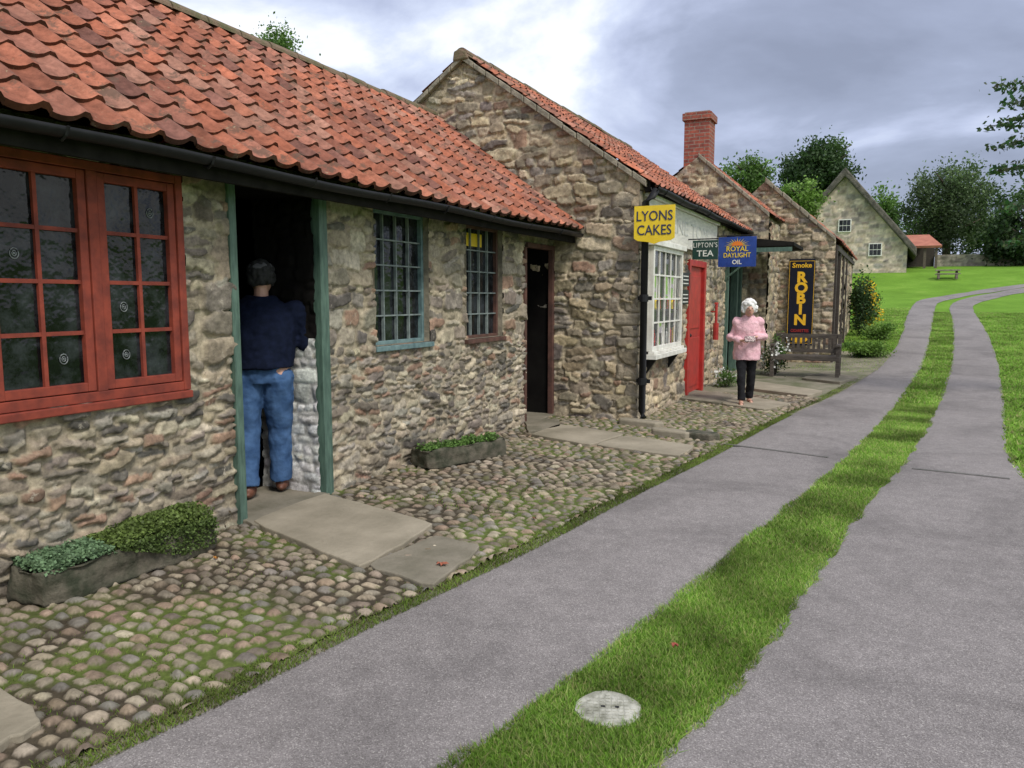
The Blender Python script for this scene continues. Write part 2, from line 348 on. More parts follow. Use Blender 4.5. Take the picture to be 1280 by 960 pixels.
# ---------------------------------------------------------------- ground
ys=sorted(set([-60,-20,0,6]+list(range(10,90,1))+[100,140,200,400,900])); xs=[-600,-200,-80,-40,-20,-10,-6,-3,0,3,6,10,20,40,80,200,600]
V=[(x,y,g(y)) for y in ys for x in xs]; nx=len(xs)
Fq=[(j*nx+i,j*nx+i+1,(j+1)*nx+i+1,(j+1)*nx+i) for j in range(len(ys)-1) for i in range(nx-1)]
tag(npmesh('ground',V,Fq,M['lawn']),'short green lawn rising to the far cottage',None,kind='structure')
rows=[(1100,-160,330,690,2300),(960,100,568,812,2000),(880,270,672,893,1800),(800,425,780,962,1600),(740,550,862,1000,1490),(680,675,932,1045,1400),(620,790,1007,1087,1310),
(570,890,1065,1135,1262),(520,985,1110,1165,1256),(480,1068,1140,1182,1252),(450,1108,1155,1190,1246),(420,1127,1163,1192,1235),(400,1132,1166,1190,1224),(385,1139,1169,1187,1216)]
Ll=[G(r_[1],r_[0]) for r_ in rows]+[G(1149,376),G(1175,371),G(1215,364.5),G(1290,354)]
Lr=[G(r_[2],r_[0]) for r_ in rows]+[G(1174,378.5),G(1196,373),G(1230,367),G(1296,357)]
Rl=[G(r_[3],r_[0]) for r_ in rows]+[G(1196,377),G(1222,370),G(1260,363),G(1310,358)]
Rr=[G(r_[4],r_[0]) for r_ in rows]+[G(1224,379),G(1244,373.5),G(1275,367),G(1330,361)]
def resamp(P,n):
    out=[]; 
    for k in range(n):
        t=k/(n-1)*(len(P)-1); i=min(int(t),len(P)-2); f=t-i
        p0=P[max(i-1,0)];p1=P[i];p2=P[i+1];p3=P[min(i+2,len(P)-1)]
        out.append(.5*((2*p1)+(p2-p0)*f+(2*p0-5*p1+4*p2-p3)*f*f+(3*p1-p0-3*p2+p3)*f*f*f))
    return out
def strip(name,A,Bp,dz,mat):
    n=140; A=resamp(A,n); Bp=resamp(Bp,n); V=[]; K=8
    for a,b in zip(A,Bp):
        for k in range(K+1):
            p=a.lerp(b,k/K)
            if k in (0,K): p=p+(b-a).normalized()*random.uniform(-.02,.02)
            V.append((p.x,p.y,g(p.y)+dz+.015*max(0,min(1,(p.y-14)/6))+(-.012 if k in (0,K) else .004*math.sin(math.pi*k/K))))
    Fq=[(j*(K+1)+k,j*(K+1)+k+1,(j+1)*(K+1)+k+1,(j+1)*(K+1)+k) for j in range(n-1) for k in range(K)]
    return npmesh(name,V,Fq,mat),A,Bp
o,LA,LB=strip('path_left',Ll,Lr,.014,M['asphalt']); tag(o,None,None,kind='structure')
o,RA,RB=strip('path_right',Rl,Rr,.014,M['asphalt']); tag(o,None,None,kind='structure')
for (p0,p1) in (((905,557),(1035,574)),((1140,588),(1262,601))):
    a,b=G(*p0),G(*p1); d=(b-a).normalized(); n_=Vector((-d.y,d.x,0))
    mb=MB(); mb.prism([a-n_*.022,b-n_*.022,b+n_*.022,a+n_*.022],(0,0,.01),(0,0,.023)); o=mb.build('drain_strip',M['joint']); tag(o,None,None,kind='structure')
def edge_x(y):
    yy=[p.y for p in LA]; xx=[p.x for p in LA]; return np.interp(y,yy,xx)
# ---------------------------------------------------------------- palettes
def sc(P,k): return [tuple(min(.75,x*k) for x in c) for c in P]
PA=sc([(.225,.19,.145),(.29,.24,.17),(.17,.145,.115),(.35,.30,.215),(.24,.205,.16),(.25,.165,.115),(.11,.10,.085),(.41,.36,.27),(.26,.235,.195),(.19,.165,.135),(.30,.265,.20)],1.15)
PB=sc([(.31,.245,.16),(.37,.30,.195),(.21,.175,.125),(.27,.225,.16),(.14,.12,.10),(.43,.355,.245),(.25,.165,.115),(.23,.20,.165),(.34,.28,.19)],1.2)
MO=(.37,.315,.225)
# ---------------------------------------------------------------- pantile roof
TP=[(.40,.145,.088),(.36,.135,.085),(.44,.17,.105),(.31,.12,.08),(.38,.16,.11),(.23,.105,.08),(.42,.145,.085),(.34,.155,.11),(.38,.19,.135)]
def pantiles(name,O,Ud,Sd,U,Ls,parent,tw=.215,n=None,seed=3,dark=0,pal=TP):
    Ud=Vector(Ud).normalized(); Sd=Vector(Sd).normalized(); Nn=Ud.cross(Sd)
    if Nn.z<0: Nn=-Nn
    O=Vector(O); n=n or round(Ls/.26); ev=Ls/n; nt_=round(U/tw); tw=U/nt_; r=random.Random(seed); K=8; V=[];Fq=[];cl=[]
    def hp(s): return -.011*math.sin(math.pi*s/.60) if s<.60 else .034*math.sin(math.pi*(s-.60)/.40)
    for j in range(n):
        for i in range(nt_):
            c=r.choice(pal); k=r.uniform(.78,1.15); c=[x*k for x in c]; lift=r.uniform(-.003,.007); sl_=r.uniform(-.010,.010); tu=r.uniform(-.004,.004); yw=r.uniform(-.008,.008); b=len(V)
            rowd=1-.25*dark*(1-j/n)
            for q in range(5):
                for kk in range(K+1):
                    s=kk/K; u=(i+s*1.03)*tw+tu; ywv=yw*(s-.5)*2
                    if q==0: v=j*ev+sl_+ywv; h=hp(s)-.004
                    elif q in (1,2): v=j*ev+sl_+ywv; h=hp(s)+.026+lift
                    elif q==3: v=j*ev+sl_+ev*.5; h=hp(s)+.017+lift*.5
                    else: v=j*ev+ev*1.07; h=hp(s)+.004
                    p=O+Ud*u+Sd*v+Nn*(h+.035*float(vn(u,v,.5,seed))+.012*float(vn(u,v,2.,seed+2))); V.append(tuple(p))
                    f=(.35 if q<2 else 1.)*rowd*(1-.22*(s<.5)); cl.append([x*f for x in c])  # undercut shade painted on lower tile edges; pans and low courses also darker
            for q in (0,2,3):
                for kk in range(K):
                    a=b+q*(K+1)+kk; Fq.append((a,a+1,a+K+2,a+K+1))
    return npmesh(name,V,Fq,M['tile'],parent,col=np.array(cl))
def ridge(name,P0,P1,parent,r_=.11,mat=None,seg=.4):
    P0=Vector(P0);P1=Vector(P1); d=P1-P0; n=max(1,round(d.length/seg)); mb=MB(); ax=d.normalized(); sd=ax.cross(Vector((0,0,1))).normalized(); up=sd.cross(ax)
    for i in range(n):
        a=P0+d*(i/n); b=P0+d*((i+.97)/n); z=random.uniform(-.01,.012); vs=[];K=8
        for p,rr in ((a,r_),(b,r_*.95)):
            for k in range(K+1):
                t=math.pi*k/K; vs.append(p+sd*math.cos(t)*rr*1.1+up*(math.sin(t)*rr+z))
        mb.add(vs,[(k,k+1,K+2+k,K+1+k) for k in range(K)]+[tuple(range(K+1)),tuple(range(K+1,2*K+2))])
    return mb.build(name,mat or M['moss'],parent,smooth=False)
# ---------------------------------------------------------------- windows
def window(parent,x,y0,y1,z0,z1,cols,rows_,mat,fw=.05,bw=.018,name='window',dp=.07,glass=None,sill=True,bmat=None,tilt=.005):
    mb=MB(); mb.box(x-dp,x,y0,y0+fw,z0,z1); mb.box(x-dp,x,y1-fw,y1,z0,z1); mb.box(x-dp,x-.002,y0+fw,y1-fw,z1-fw,z1); mb.box(x-dp,x-.002,y0+fw,y1-fw,z0,z0+fw)
    o=mb.build(name,mat,parent,bevel=.004)
    yi0,yi1,zi0,zi1=y0+fw,y1-fw,z0+fw,z1-fw
    mb=MB()
    for k in range(1,cols):
        c=yi0+(yi1-yi0)*k/cols; mb.box(x-dp*.6,x-.012,c-bw/2,c+bw/2,zi0,zi1)
    for k in range(1,rows_):
        c=zi0+(zi1-zi0)*k/rows_; mb.box(x-dp*.6,x-.014,yi0,yi1,c-bw/2,c+bw/2)
    mb.build('glazing_bars',bmat or mat,o)
    mb=MB()
    for i in range(cols):
        for j in range(rows_):
            a=yi0+(yi1-yi0)*i/cols; b=yi0+(yi1-yi0)*(i+1)/cols; c=zi0+(zi1-zi0)*j/rows_; d=zi0+(zi1-zi0)*(j+1)/rows_; t=[random.uniform(-tilt,tilt) for _ in range(3)]
            X=x-dp*.65; mb.add([(X+t[0],a,c),(X+t[1],b,c),(X+t[2],b,d),(X+t[0]+t[2]-t[1],a,d)],[(0,1,2,3)])
    mb.build('pane',glass or M['glass'],o)
    if sill:
        mb=MB(); mb.box(x-dp,x+.035,y0-.02,y1+.02,z0-.035,z0-.002); mb.build('sill',mat,o,bevel=.004)
    return o
def reveal(parent,x0,x1,y0,y1,z0,z1,mat,name='reveal',floor=True):
    mb=MB()
    mb.add([(x0,y0,z0),(x1,y0,z0),(x1,y0,z1),(x0,y0,z1)],[(0,1,2,3)]); mb.add([(x0,y1,z0),(x1,y1,z0),(x1,y1,z1),(x0,y1,z1)],[(0,1,2,3)])
    mb.add([(x0,y0,z1),(x1,y0,z1),(x1,y1,z1),(x0,y1,z1)],[(0,1,2,3)])
    if floor: mb.add([(x0,y0,z0),(x1,y0,z0),(x1,y1,z0),(x0,y1,z0)],[(0,1,2,3)])
    return mb.build(name,mat,parent)
# ================================================================ COTTAGE A
XA=-4.05; YA0,YA1=-.6,9.55; XE=-3.62; ZE=2.46; XR=-5.9; ZR=4.14
A=thing('stone_cottage','long low stone cottage with orange pantile roof and red casement, nearest the camera','cottage',(XA,4,0))
y1a,_=WX(-35,350,XA); y1b,_=WX(228,350,XA); _,zt=WX(228,222,XA); _,zb=WX(228,487,XA)
W1=(y1a,y1b,zb,zt)
yd0,_=WX(297,500,XA); yd1,_=WX(402,500,XA); D1=(yd0,yd1,0,2.38)
a,_=WX(468,345,XA); b,_=WX(536,345,XA); _,c=WX(500,430,XA); _,d=WX(500,264,XA); W2=(a,b,c,d)
a,_=WX(583,350,XA); b,_=WX(628,350,XA); _,c=WX(605,422,XA); _,d=WX(605,283,XA); W3=(a,b,c,d)
a,_=WX(660,450,XA); D2=(a-.10,9.52,0,2.26)
HO=[(q[0]-YA0,q[1]-YA0,q[2]+.08,q[3]+.08) for q in (W1,D1,W2,W3,D2)]
HO=[(h[0],h[1],(-1 if h[2]<.1 else h[2]),h[3]) for h in HO]
st=layout(10.2,1.15,.035,.10,2.2,5.,11,.08)
st+= [(u,v+1.13,w_,h_) for (u,v,w_,h_) in layout(10.2,1.5,.05,.19,1.1,2.8,12,.12,1.5)]
rubble('wall',(XA-.02,YA0,-.08),(0,1,0),(0,0,1),(1,0,0),YA1-YA0,2.62,.0115,st,PA,MO,.036,M['stone'],A,holes=HO,warp=.05,seed=5,bulge=.04,rot=.2,edge=.009,gapf=.93,moth=.2)
for q in (W1,W2,W3): reveal(A,XA-.3,XA+.0,q[0],q[1],q[2],q[3],M['mortar'])
WP=[(.66,.66,.63),(.58,.58,.55),(.50,.49,.46),(.70,.70,.68)]
rubble('whitewashed_reveal',(XA-.6,yd1-.045,0),(1,0,0),(0,0,1),(0,-1,0),.6,1.28,.012,layout(.7,1.8,.06,.15,1.,2.4,77),WP,(.46,.45,.42),.02,M['stone'],A,warp=.03,seed=78,bulge=.02,rot=.2,edge=.03,cvar=.25)
rubble('door_reveal',(XA-.6,yd1-.045,1.28),(1,0,0),(0,0,1),(0,-1,0),.6,1.1,.014,layout(.7,1.2,.06,.15,1.,2.4,79),sc(PA,.12),(.03,.027,.022),.02,M['dark'],A,warp=.03,seed=80,bulge=.02,rot=.2,edge=.02)  # upper jamb in near-black: doorway shade put into the colour above the whitewash
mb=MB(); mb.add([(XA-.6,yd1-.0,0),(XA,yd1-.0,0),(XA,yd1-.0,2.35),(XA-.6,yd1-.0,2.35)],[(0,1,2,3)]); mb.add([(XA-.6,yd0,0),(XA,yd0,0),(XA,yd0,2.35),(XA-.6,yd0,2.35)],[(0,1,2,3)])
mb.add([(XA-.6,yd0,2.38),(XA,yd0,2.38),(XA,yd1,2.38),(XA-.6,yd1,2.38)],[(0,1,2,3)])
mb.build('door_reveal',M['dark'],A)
mb=MB(); mb.box(XA-.6,XA+.06,yd0,yd1,-.02,.03); mb.build('threshold',M['slab2'],A,bevel=.006)
reveal(A,XA-.6,XA,D2[0],D2[1],0,2.24,M['dark'],floor=False)
mb=MB(); mb.box(XA-.6,XA+.06,D2[0],D2[1],-.02,.04); mb.build('threshold',M['slab2'],A,bevel=.006)
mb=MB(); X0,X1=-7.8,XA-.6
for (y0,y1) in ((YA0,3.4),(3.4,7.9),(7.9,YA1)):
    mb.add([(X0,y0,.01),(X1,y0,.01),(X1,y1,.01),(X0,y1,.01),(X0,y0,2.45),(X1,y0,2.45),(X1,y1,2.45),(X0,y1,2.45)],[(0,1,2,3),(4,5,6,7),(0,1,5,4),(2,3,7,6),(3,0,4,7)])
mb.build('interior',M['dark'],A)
mb=MB(); mb.add([(-8.1,YA0,0),(-8.1,YA1,0),(-8.1,YA1,2.5),(-8.1,YA0,2.5)],[(0,1,2,3)]); mb.add([(-8.1,YA0,0),(XA,YA0,0),(XA,YA0,2.5),(XR,YA0,ZR),(-8.1,YA0,2.5)],[(0,1,2,3,4)])
mb.build('rear_wall',M['mortar'],A)
Ls=math.hypot(XR-XE,ZR-ZE)
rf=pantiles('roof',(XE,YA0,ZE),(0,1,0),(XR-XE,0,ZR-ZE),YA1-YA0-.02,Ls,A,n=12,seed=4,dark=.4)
pantiles('rear_roof',(XR-2.3,YA0,ZE),(0,1,0),(2.3,0,ZR-ZE),YA1-YA0-.02,Ls,A,n=6,seed=8)
ridge('ridge',(XR,YA0,ZR-.01),(XR,YA1,ZR-.01),rf,.09)
mb=MB(); mb.box(XE-.14,XE-.11,YA0,YA1-.02,2.31,2.44); mb.add([(XA-.1,YA0,2.38),(XE-.12,YA0,2.34),(XE-.12,YA1-.02,2.34),(XA-.1,YA1-.02,2.38)],[(0,1,2,3)]); mb.build('eaves_board',M['matteblack'],A)
def gutter(parent,x,y0,y1,z,r_=.06):
    mb=MB(); K=8; vs=[]
    n=24
    for i in range(n+1):
        y=y0+(y1-y0)*i/n; dz=.01*math.sin(i*.9)
        for k in range(K+1):
            t=math.pi+math.pi*k/K; vs.append((x+math.cos(t)*r_,y,z+dz+math.sin(t)*r_))
    mb.add(vs,[(i*(K+1)+k,i*(K+1)+k+1,(i+1)*(K+1)+k+1,(i+1)*(K+1)+k) for i in range(n) for k in range(K)])
    o=mb.build('gutter',M['black'],parent,smooth=True); s=o.modifiers.new('s','SOLIDIFY'); s.thickness=.006
    k=y0+.4
    while k<y1:
        mb=MB(); mb.tube([(x-r_-.02,k,z),(x-r_*.7,k,z-r_*.75),(x,k,z-r_-.008),(x+r_*.7,k,z-r_*.75),(x+r_+.006,k,z+.004)],.008,5); mb.build('bracket',M['black'],o); k+=.9
gutter(A,XE-.035,YA0,YA1-.03,ZE-.04,.05)
y0,y1,z0,z1=W1; mb=MB(); fw=.05; xm=XA+.035
for bx in ((y0,y0+fw,z0,z1),(y1-fw,y1,z0,z1)): mb.box(xm-.1,xm,*bx)
mb.box(xm-.1,xm-.003,y0+fw,y1-fw,z1-fw,z1); mb.box(xm-.1,xm-.003,y0+fw,y1-fw,z0,z0+.055); 
ymid,_=WX(117,350,XA); mb.box(xm-.1,xm-.003,ymid-.03,ymid+.03,z0+.055,z1-fw)
wf=mb.build('window',M['redpaint'],A,bevel=.004)
mb=MB(); mb.box(xm-.08,xm+.018,y0-.0,y1+.0,z0-.05,z0-.003); mb.build('sill',M['redpaint'],wf,bevel=.006)
for (a,b) in ((y0+fw+.004,ymid-.034),(ymid+.034,y1-fw-.004)):
    cs=window(wf.parent,xm-.012,a,b,z0+.06,z1-fw-.004,2,4,M['redpaint'],fw=.05,bw=.022,name='casement',dp=.055,sill=False,tilt=.002)
    zi0,zi1=z0+.11,z1-fw-.054
    for (i,j) in (((1,0),(0,2)) if a<ymid-.2 else ((0,0),(0,1),(1,3))):
        cy_=a+.05+(b-a-.1)*(i+.5)/2; cz=zi0+(zi1-zi0)*(j+.5)/4
        mb=MB()
        for rr in (.023,.011):
            pts=[(xm-.045,cy_+rr*math.cos(t),cz+rr*1.2*math.sin(t)) for t in [2*math.pi*k/16 for k in range(17)]]; mb.tube(pts,.003 if rr<.02 else .0035,5,cap=False)
        mb.ell((xm-.045,cy_,cz),.004,.006,.006,8,6)
        mb.build('bullseye',M['bull'],cs,smooth=True)
xw=XA-.06
o2_=window(A,xw,W2[0]+.0,W2[1],W2[2],W2[3],4,5,M['teal'],fw=.035,bw=.013,bmat=M['bars'])
o3_=window(A,xw,W3[0]+.0,W3[1],W3[2],W3[3],4,5,M['brown'],fw=.032,bw=.013,bmat=M['bars'])
mb=MB(); mb.box(xw+.001,XA+.04,W2[0]-.03,W2[1]+.03,W2[2]-.05,W2[2]-.004); mb.build('outer_sill',M['teal'],o2_,bevel=.005)
mb=MB(); mb.box(xw+.001,XA+.04,W3[0]-.03,W3[1]+.03,W3[2]-.05,W3[2]-.004); mb.build('outer_sill',M['brown'],o3_,bevel=.005)
a=W3[0]+.1; mb=MB(); mb.add([(xw-.035,a,W3[3]-.22),(xw-.035,a+.42,W3[3]-.22),(xw-.035,a+.42,W3[3]-.08),(xw-.035,a,W3[3]-.08)],[(0,1,2,3)]); mb.build('window_poster',M['yellow'],o3_)
mb=MB(); mb.box(XA-.06,XA+.035,yd0-.045,yd0+.02,0.0,2.4); mb.box(XA-.07,XA+.05,yd1-.03,yd1+.065,0.0,2.4)
mb.build('door_frame',M['green'],A,bevel=.006)
mb=MB(); mb.box(XA-.08,XA+.02,D2[0]-.02,D2[0]+.03,0,2.22); mb.box(XA-.04,XA+.03,D2[1]-.04,D2[1]+.03,0,2.28); mb.box(XA-.06,XA+.03,D2[0]+.03,D2[1]-.04,2.22,2.28)
mb.build('door_frame',M['brown'],A,bevel=.005)
# ================================================================ COTTAGE B (shop)
XB=-2.87; YB=9.55; YB1=17.0
axB,azB=WY(580,72,YB); XBR=axB; ZBR=azB; ZBE=3.08; XBL=2*XBR-XB
Bt=thing('stone_shop','tall rubble stone shop with big plain gable, red door and white shop window','shop',(XB,YB,0))
U=XB-XBL
def profB(u): 
    x=XBL+u; return np.where(x>XBR,ZBR+(ZBE-ZBR)*(x-XBR)/(XB-XBR),ZBR+(ZBE-ZBR)*(XBR-x)/(XBR-XBL))+.1-.03
st=layout(U,5,.06,.20,1.2,3.0,21,.13,1.5)
MB_=(.42,.35,.245)
rubble('gable_wall',(XBL,YB+.02,-.1),(1,0,0),(0,0,1),(0,-1,0),U,ZBR+.25,.0145,st,PB,MB_,.042,M['stone'],Bt,prof=profB,warp=.05,seed=33,bulge=.03,rot=.22,edge=.010,gapf=.94,moth=.18)
yw0,yw1=9.78,11.35; zw0,zw1=.90,2.27
yr0,_=WX(858,400,XB); yr1,_=WX(877,400,XB)
yg0,_=WX(905,400,XB); yg1=min(WX(944,400,XB)[0],16.85)
HB=[(yw0-YB,yw1-YB,zw0+.1,zw1+.1),(yr0-YB,yr1-YB,-1,2.15+.1),(yg0-YB,yg1-YB,-1,2.35+.1)]
st=layout(YB1-YB,3.4,.06,.2,1.1,2.6,22,.15,1.4)
rubble('front_wall',(XB-.02,YB,-.1),(0,1,0),(0,0,1),(1,0,0),YB1-YB,ZBE+.1,.02,st,PB,MB_,.038,M['stone'],Bt,holes=HB,warp=.04,seed=35,bulge=.03,rot=.2,edge=.012)
M['quoin']=pm('quoin stone',(.42,.35,.25),(.19,.165,.125),4.5,.85,1,.03,bscale=16)
z=-.05; k=0
while z<ZBE-.1:
    h=random.uniform(.12,.24); l1,l2=(.34,.2) if k%2 else (.2,.34); l1*=random.uniform(.8,1.2); j=random.uniform(-.012,.006)
    bm=bmesh.new(); bmesh.ops.create_cube(bm,size=1); zt_=min(z+h-.008,ZBE-.02)
    for v in bm.verts: v.co=Vector((XB-l1 if v.co.x<0 else XB+.020+j,YB-.02-j if v.co.y<0 else YB+l2,z+.006 if v.co.z<0 else zt_))
    bmesh.ops.subdivide_edges(bm,edges=bm.edges,cuts=5,use_grid_fill=True); bmesh.ops.smooth_vert(bm,verts=bm.verts,factor=.4,use_axis_x=True,use_axis_y=True,use_axis_z=True)
    for v in bm.verts: v.co+=v.normal*.025*mn.noise(v.co*9)
    me=bpy.data.meshes.new('quoin'); bm.to_mesh(me); bm.free(); me.materials.append(M['quoin']); me.polygons.foreach_set('use_smooth',[True]*len(me.polygons)); link(bpy.data.objects.new('quoin',me),Bt)
    z+=h; k+=1
ox=XB+.2; sl_=(ZBR-ZBE)/(XB-XBR)
rfB=pantiles('roof',(ox,YB-.06,ZBE-.2*abs(sl_)+.04),(0,1,0),(XBR-ox,0,ZBR-ZBE+.2*abs(sl_)),YB1-YB+.06,math.hypot(XBR-ox,ZBR-ZBE+.2*abs(sl_)),Bt,seed=14,n=12)
pantiles('rear_roof',(XBL,YB-.06,ZBE+.04),(0,1,0),(XBR-XBL,0,ZBR-ZBE),YB1-YB+.06,math.hypot(XBR-XBL,ZBR-ZBE),Bt,seed=15,n=8)
ridge('ridge',(XBR,YB-.08,ZBR+.03),(XBR,YB1,ZBR+.03),rfB,.085)
for s_,xe in ((1,XB+.1),(-1,XBL)):
    mb=MB(); n=14
    for i in range(n):
        a=Vector((XBR+(xe-XBR)*i/n,0,ZBR+(ZBE-ZBR)*i/n*(abs(xe-XBR)/abs(XB-XBR)))); b=Vector((XBR+(xe-XBR)*(i+.95)/n,0,ZBR+(ZBE-ZBR)*(i+.95)/n*(abs(xe-XBR)/abs(XB-XBR))))
        j=random.uniform(-.012,.012)
        mb.prism([a+Vector((0,0,-.05)),b+Vector((0,0,-.05)),b+Vector((0,0,.03+j)),a+Vector((0,0,.03+j))],(0,YB-.075+j,0),(0,YB+.1,0))
    mb.build('verge_coping',M['mortar'],Bt,bevel=.01)
mb=MB(); mb.prism([(XBR-.13,0,ZBR-.06),(XBR+.11,0,ZBR-.05),(XBR+.08,0,ZBR+.05),(XBR-.02,0,ZBR+.10),(XBR-.11,0,ZBR+.07)],(0,YB-.1,0),(0,YB+.12,0)); mb.build('apex_stone',M['moss'],Bt,bevel=.02)
gutter(Bt,XB+.2,YB-.05,YB1,ZBE-.12,.055)
mb=MB(); mb.box(XB+.06,XB+.13,YB,YB1,ZBE-.16,ZBE-.02); mb.build('eaves_board',M['matteblack'],Bt)
mb=MB(); mb.add([(XBL,YB+.05,0),(XBL,YB1,0),(XBL,YB1,3.1),(XBL,YB+.05,3.1)],[(0,1,2,3)]); mb.add([(XBL,YB1,0),(XB,YB1,0),(XB,YB1,3.1),(XBR,YB1,ZBR),(XBL,YB1,3.1)],[(0,1,2,3,4)])
mb.build('rear_wall',M['mortar'],Bt)
mb=MB()
mb.add([(-7,YB+.3,.02),(XB-.4,YB+.3,.02),(XB-.4,YB1-.1,.02),(-7,YB1-.1,.02),(-7,YB+.3,3),(XB-.4,YB+.3,3),(XB-.4,YB1-.1,3),(-7,YB1-.1,3)],[(0,1,2,3),(4,5,6,7),(0,1,5,4),(2,3,7,6),(3,0,4,7)]); mb.build('interior',M['dark'],Bt)
M['clear']=m=newmat('clear shop glass')[0]; B=m.node_tree.nodes['Principled BSDF']; B.inputs['Transmission Weight'].default_value=.92; B.inputs['Roughness'].default_value=.02; B.inputs['Base Color'].default_value=(.85,.88,.88,1); B.inputs['IOR'].default_value=1.15
bay=window(Bt,XB+.13,yw0,yw1,zw0,zw1,5,4,M['white'],fw=.06,bw=.022,name='shop_window',dp=.05,glass=M['clear'])
mb=MB()
for yy in (yw0,yw1-.03):
    mb.box(XB-.02,XB+.08,yy,yy+.05,zw0,zw1)
mb.box(XB-.02,XB+.2,yw0-.05,yw1+.05,zw0-.1,zw0-.037); mb.box(XB-.02,XB+.17,yw0-.04,yw1+.04,zw1+.003,zw1+.07)
mb.build('bay_casing',M['white'],bay,bevel=.005)
for yy in (yw0+.15,yw1-.25): mb=MB(); mb.prism([(XB,yy,zw0-.102),(XB+.15,yy,zw0-.102),(XB,yy,zw0-.32)],(0,0,0),(0,.05,0)); mb.build('bay_bracket',M['black'],bay)
for zs in (zw0+.03,zw0+.52): mb=MB(); mb.box(XB-.35,XB+.06,yw0+.05,yw1-.05,zs,zs+.025); mb.build('display_shelf',M['darkwood'],bay)
gd=[('yellow',.15,'yellow','leftmost'),('redenam',.3,'red','second'),('inkw',.5,'white','third'),('orange',.75,'orange','fourth'),('inkw',.95,'white','fifth'),('redenam',1.15,'red','sixth'),('yellow',1.3,'yellow','last')]
for lvl,zs in (('lower',zw0+.055),('upper',zw0+.545)):
    for mname,off,cn,on in gd:
        if lvl=='upper': mname,cn={'yellow':('orange','orange'),'redenam':('yellow','yellow'),'inkw':('redenam','red'),'orange':('inkw','white')}[mname]
        mb=MB(); yy=yw0+off+(.04 if lvl=='upper' else 0); z_=zs; mb.tube([(XB+.02,yy,z_),(XB+.02,yy,z_+.16),(XB+.02,yy,z_+.18),(XB+.02,yy,z_+.22)],[.042,.042,.02,.024],10)
        o=mb.build('display_jar',M[mname]); tag(o,cn+' jar on the '+lvl+' shelf behind the white shop window, '+on+' from the near end','jar','jars behind the shop window')
mb=MB(); mb.box(XB-.1,XB+.05,yr0-.06,yr0+.06,0,2.2); mb.box(XB-.1,XB+.05,yr1-.06,yr1+.06,0,2.2); mb.box(XB-.1,XB+.05,yr0+.06,yr1-.06,2.1,2.2); dr=mb.build('door_frame',M['redenam'],Bt,bevel=.005)
mb=MB(); mb.box(XB-.05,XB-.005,yr0+.06,yr1-.06,.05,2.1)
for (a,b) in ((.15,.95),(1.1,1.95)): mb.box(XB-.005,XB+.012,yr0+.2,yr1-.2,a,b)
o=mb.build('door',M['redenam'],Bt,bevel=.006); mb=MB(); mb.ell((XB+.03,yr0+.14,1.0),.03,.03,.03); mb.build('handle',M['black'],o,smooth=True)
mb=MB()
for yy in (yg0,yg0+1.0,yg1-.1): mb.box(XB-.08,XB+.06,yy,yy+.11,0,2.5)
mb.box(XB-.08,XB+.08,yg0+.11,yg1-.1,2.25,2.5); mb.box(XB-.06,XB+.05,yg0+1.11,yg1-.1,0.02,.7)
gf=mb.build('green_shopfront',M['green'],Bt,bevel=.005)
mb=MB(); mb.add([(XB-.02,yg0+1.11,.7),(XB-.02,yg1-.1,.7),(XB-.02,yg1-.1,2.25),(XB-.02,yg0+1.11,2.25)],[(0,1,2,3)]); mb.build('pane',M['glass'],gf)
mb=MB(); yc0,yc1=yg0-.15,yg1+.0
mb.prism([(XB,yc0,2.78),(XB+1.25,yc0,2.62),(XB+1.25,yc0,2.55),(XB,yc0,2.55)],(0,0,0),(0,yc1-yc0,0))
mb.build('canopy',M['matteblack'],Bt,bevel=.006)
mb=MB(); mb.box(XB+.02,XB+1.22,yc0-.03,yc0-.004,2.45,2.53); mb.build('canopy_trim',M['green'],Bt)
mb=MB(); mb.tube([(XB+.05,yc0+.1,2.0),(XB+.7,yc0+.1,2.52)],.02,6); mb.build('canopy_brace',M['green'],Bt)
mb=MB(); mb.box(XB+.01,XB+.06,9.72,14.1,2.38,2.87); fs=mb.build('fascia_sign',M['board'],Bt,bevel=.006)
mb=MB(); mb.box(XB+.0,XB+.1,9.68,14.14,2.875,2.92); mb.box(XB,XB+.085,9.68,14.14,2.34,2.375); mb.build('fascia_moulding',M['white'],fs)
text('lettering','LILNE TOM',.30,(XB+.064,11.9,2.62),FX,M['faded'],fs,xs=1.9,off=.0)
dp=thing('drainpipe','black cast iron drainpipe down the shop corner under the yellow sign','drainpipe',(XB+.1,YB-.09,0))
mb=MB(); mb.tube([(XB+.2,YB+.0,2.93),(XB+.17,YB-.05,2.85),(XB+.1,YB-.09,2.78),(XB+.1,YB-.09,.16),(XB+.13,YB-.13,.08)],.046,12); mb.build('pipe',M['black'],dp,smooth=True)
for z in (2.5,1.55,.5):
    mb=MB(); mb.tube([(XB+.1,YB-.09,z),(XB+.1,YB-.09,z+.09)],.058,12); mb.box(XB+.01,XB+.19,YB-.06,YB-.045,z+.02,z+.07); mb.build('bracket',M['black'],dp)
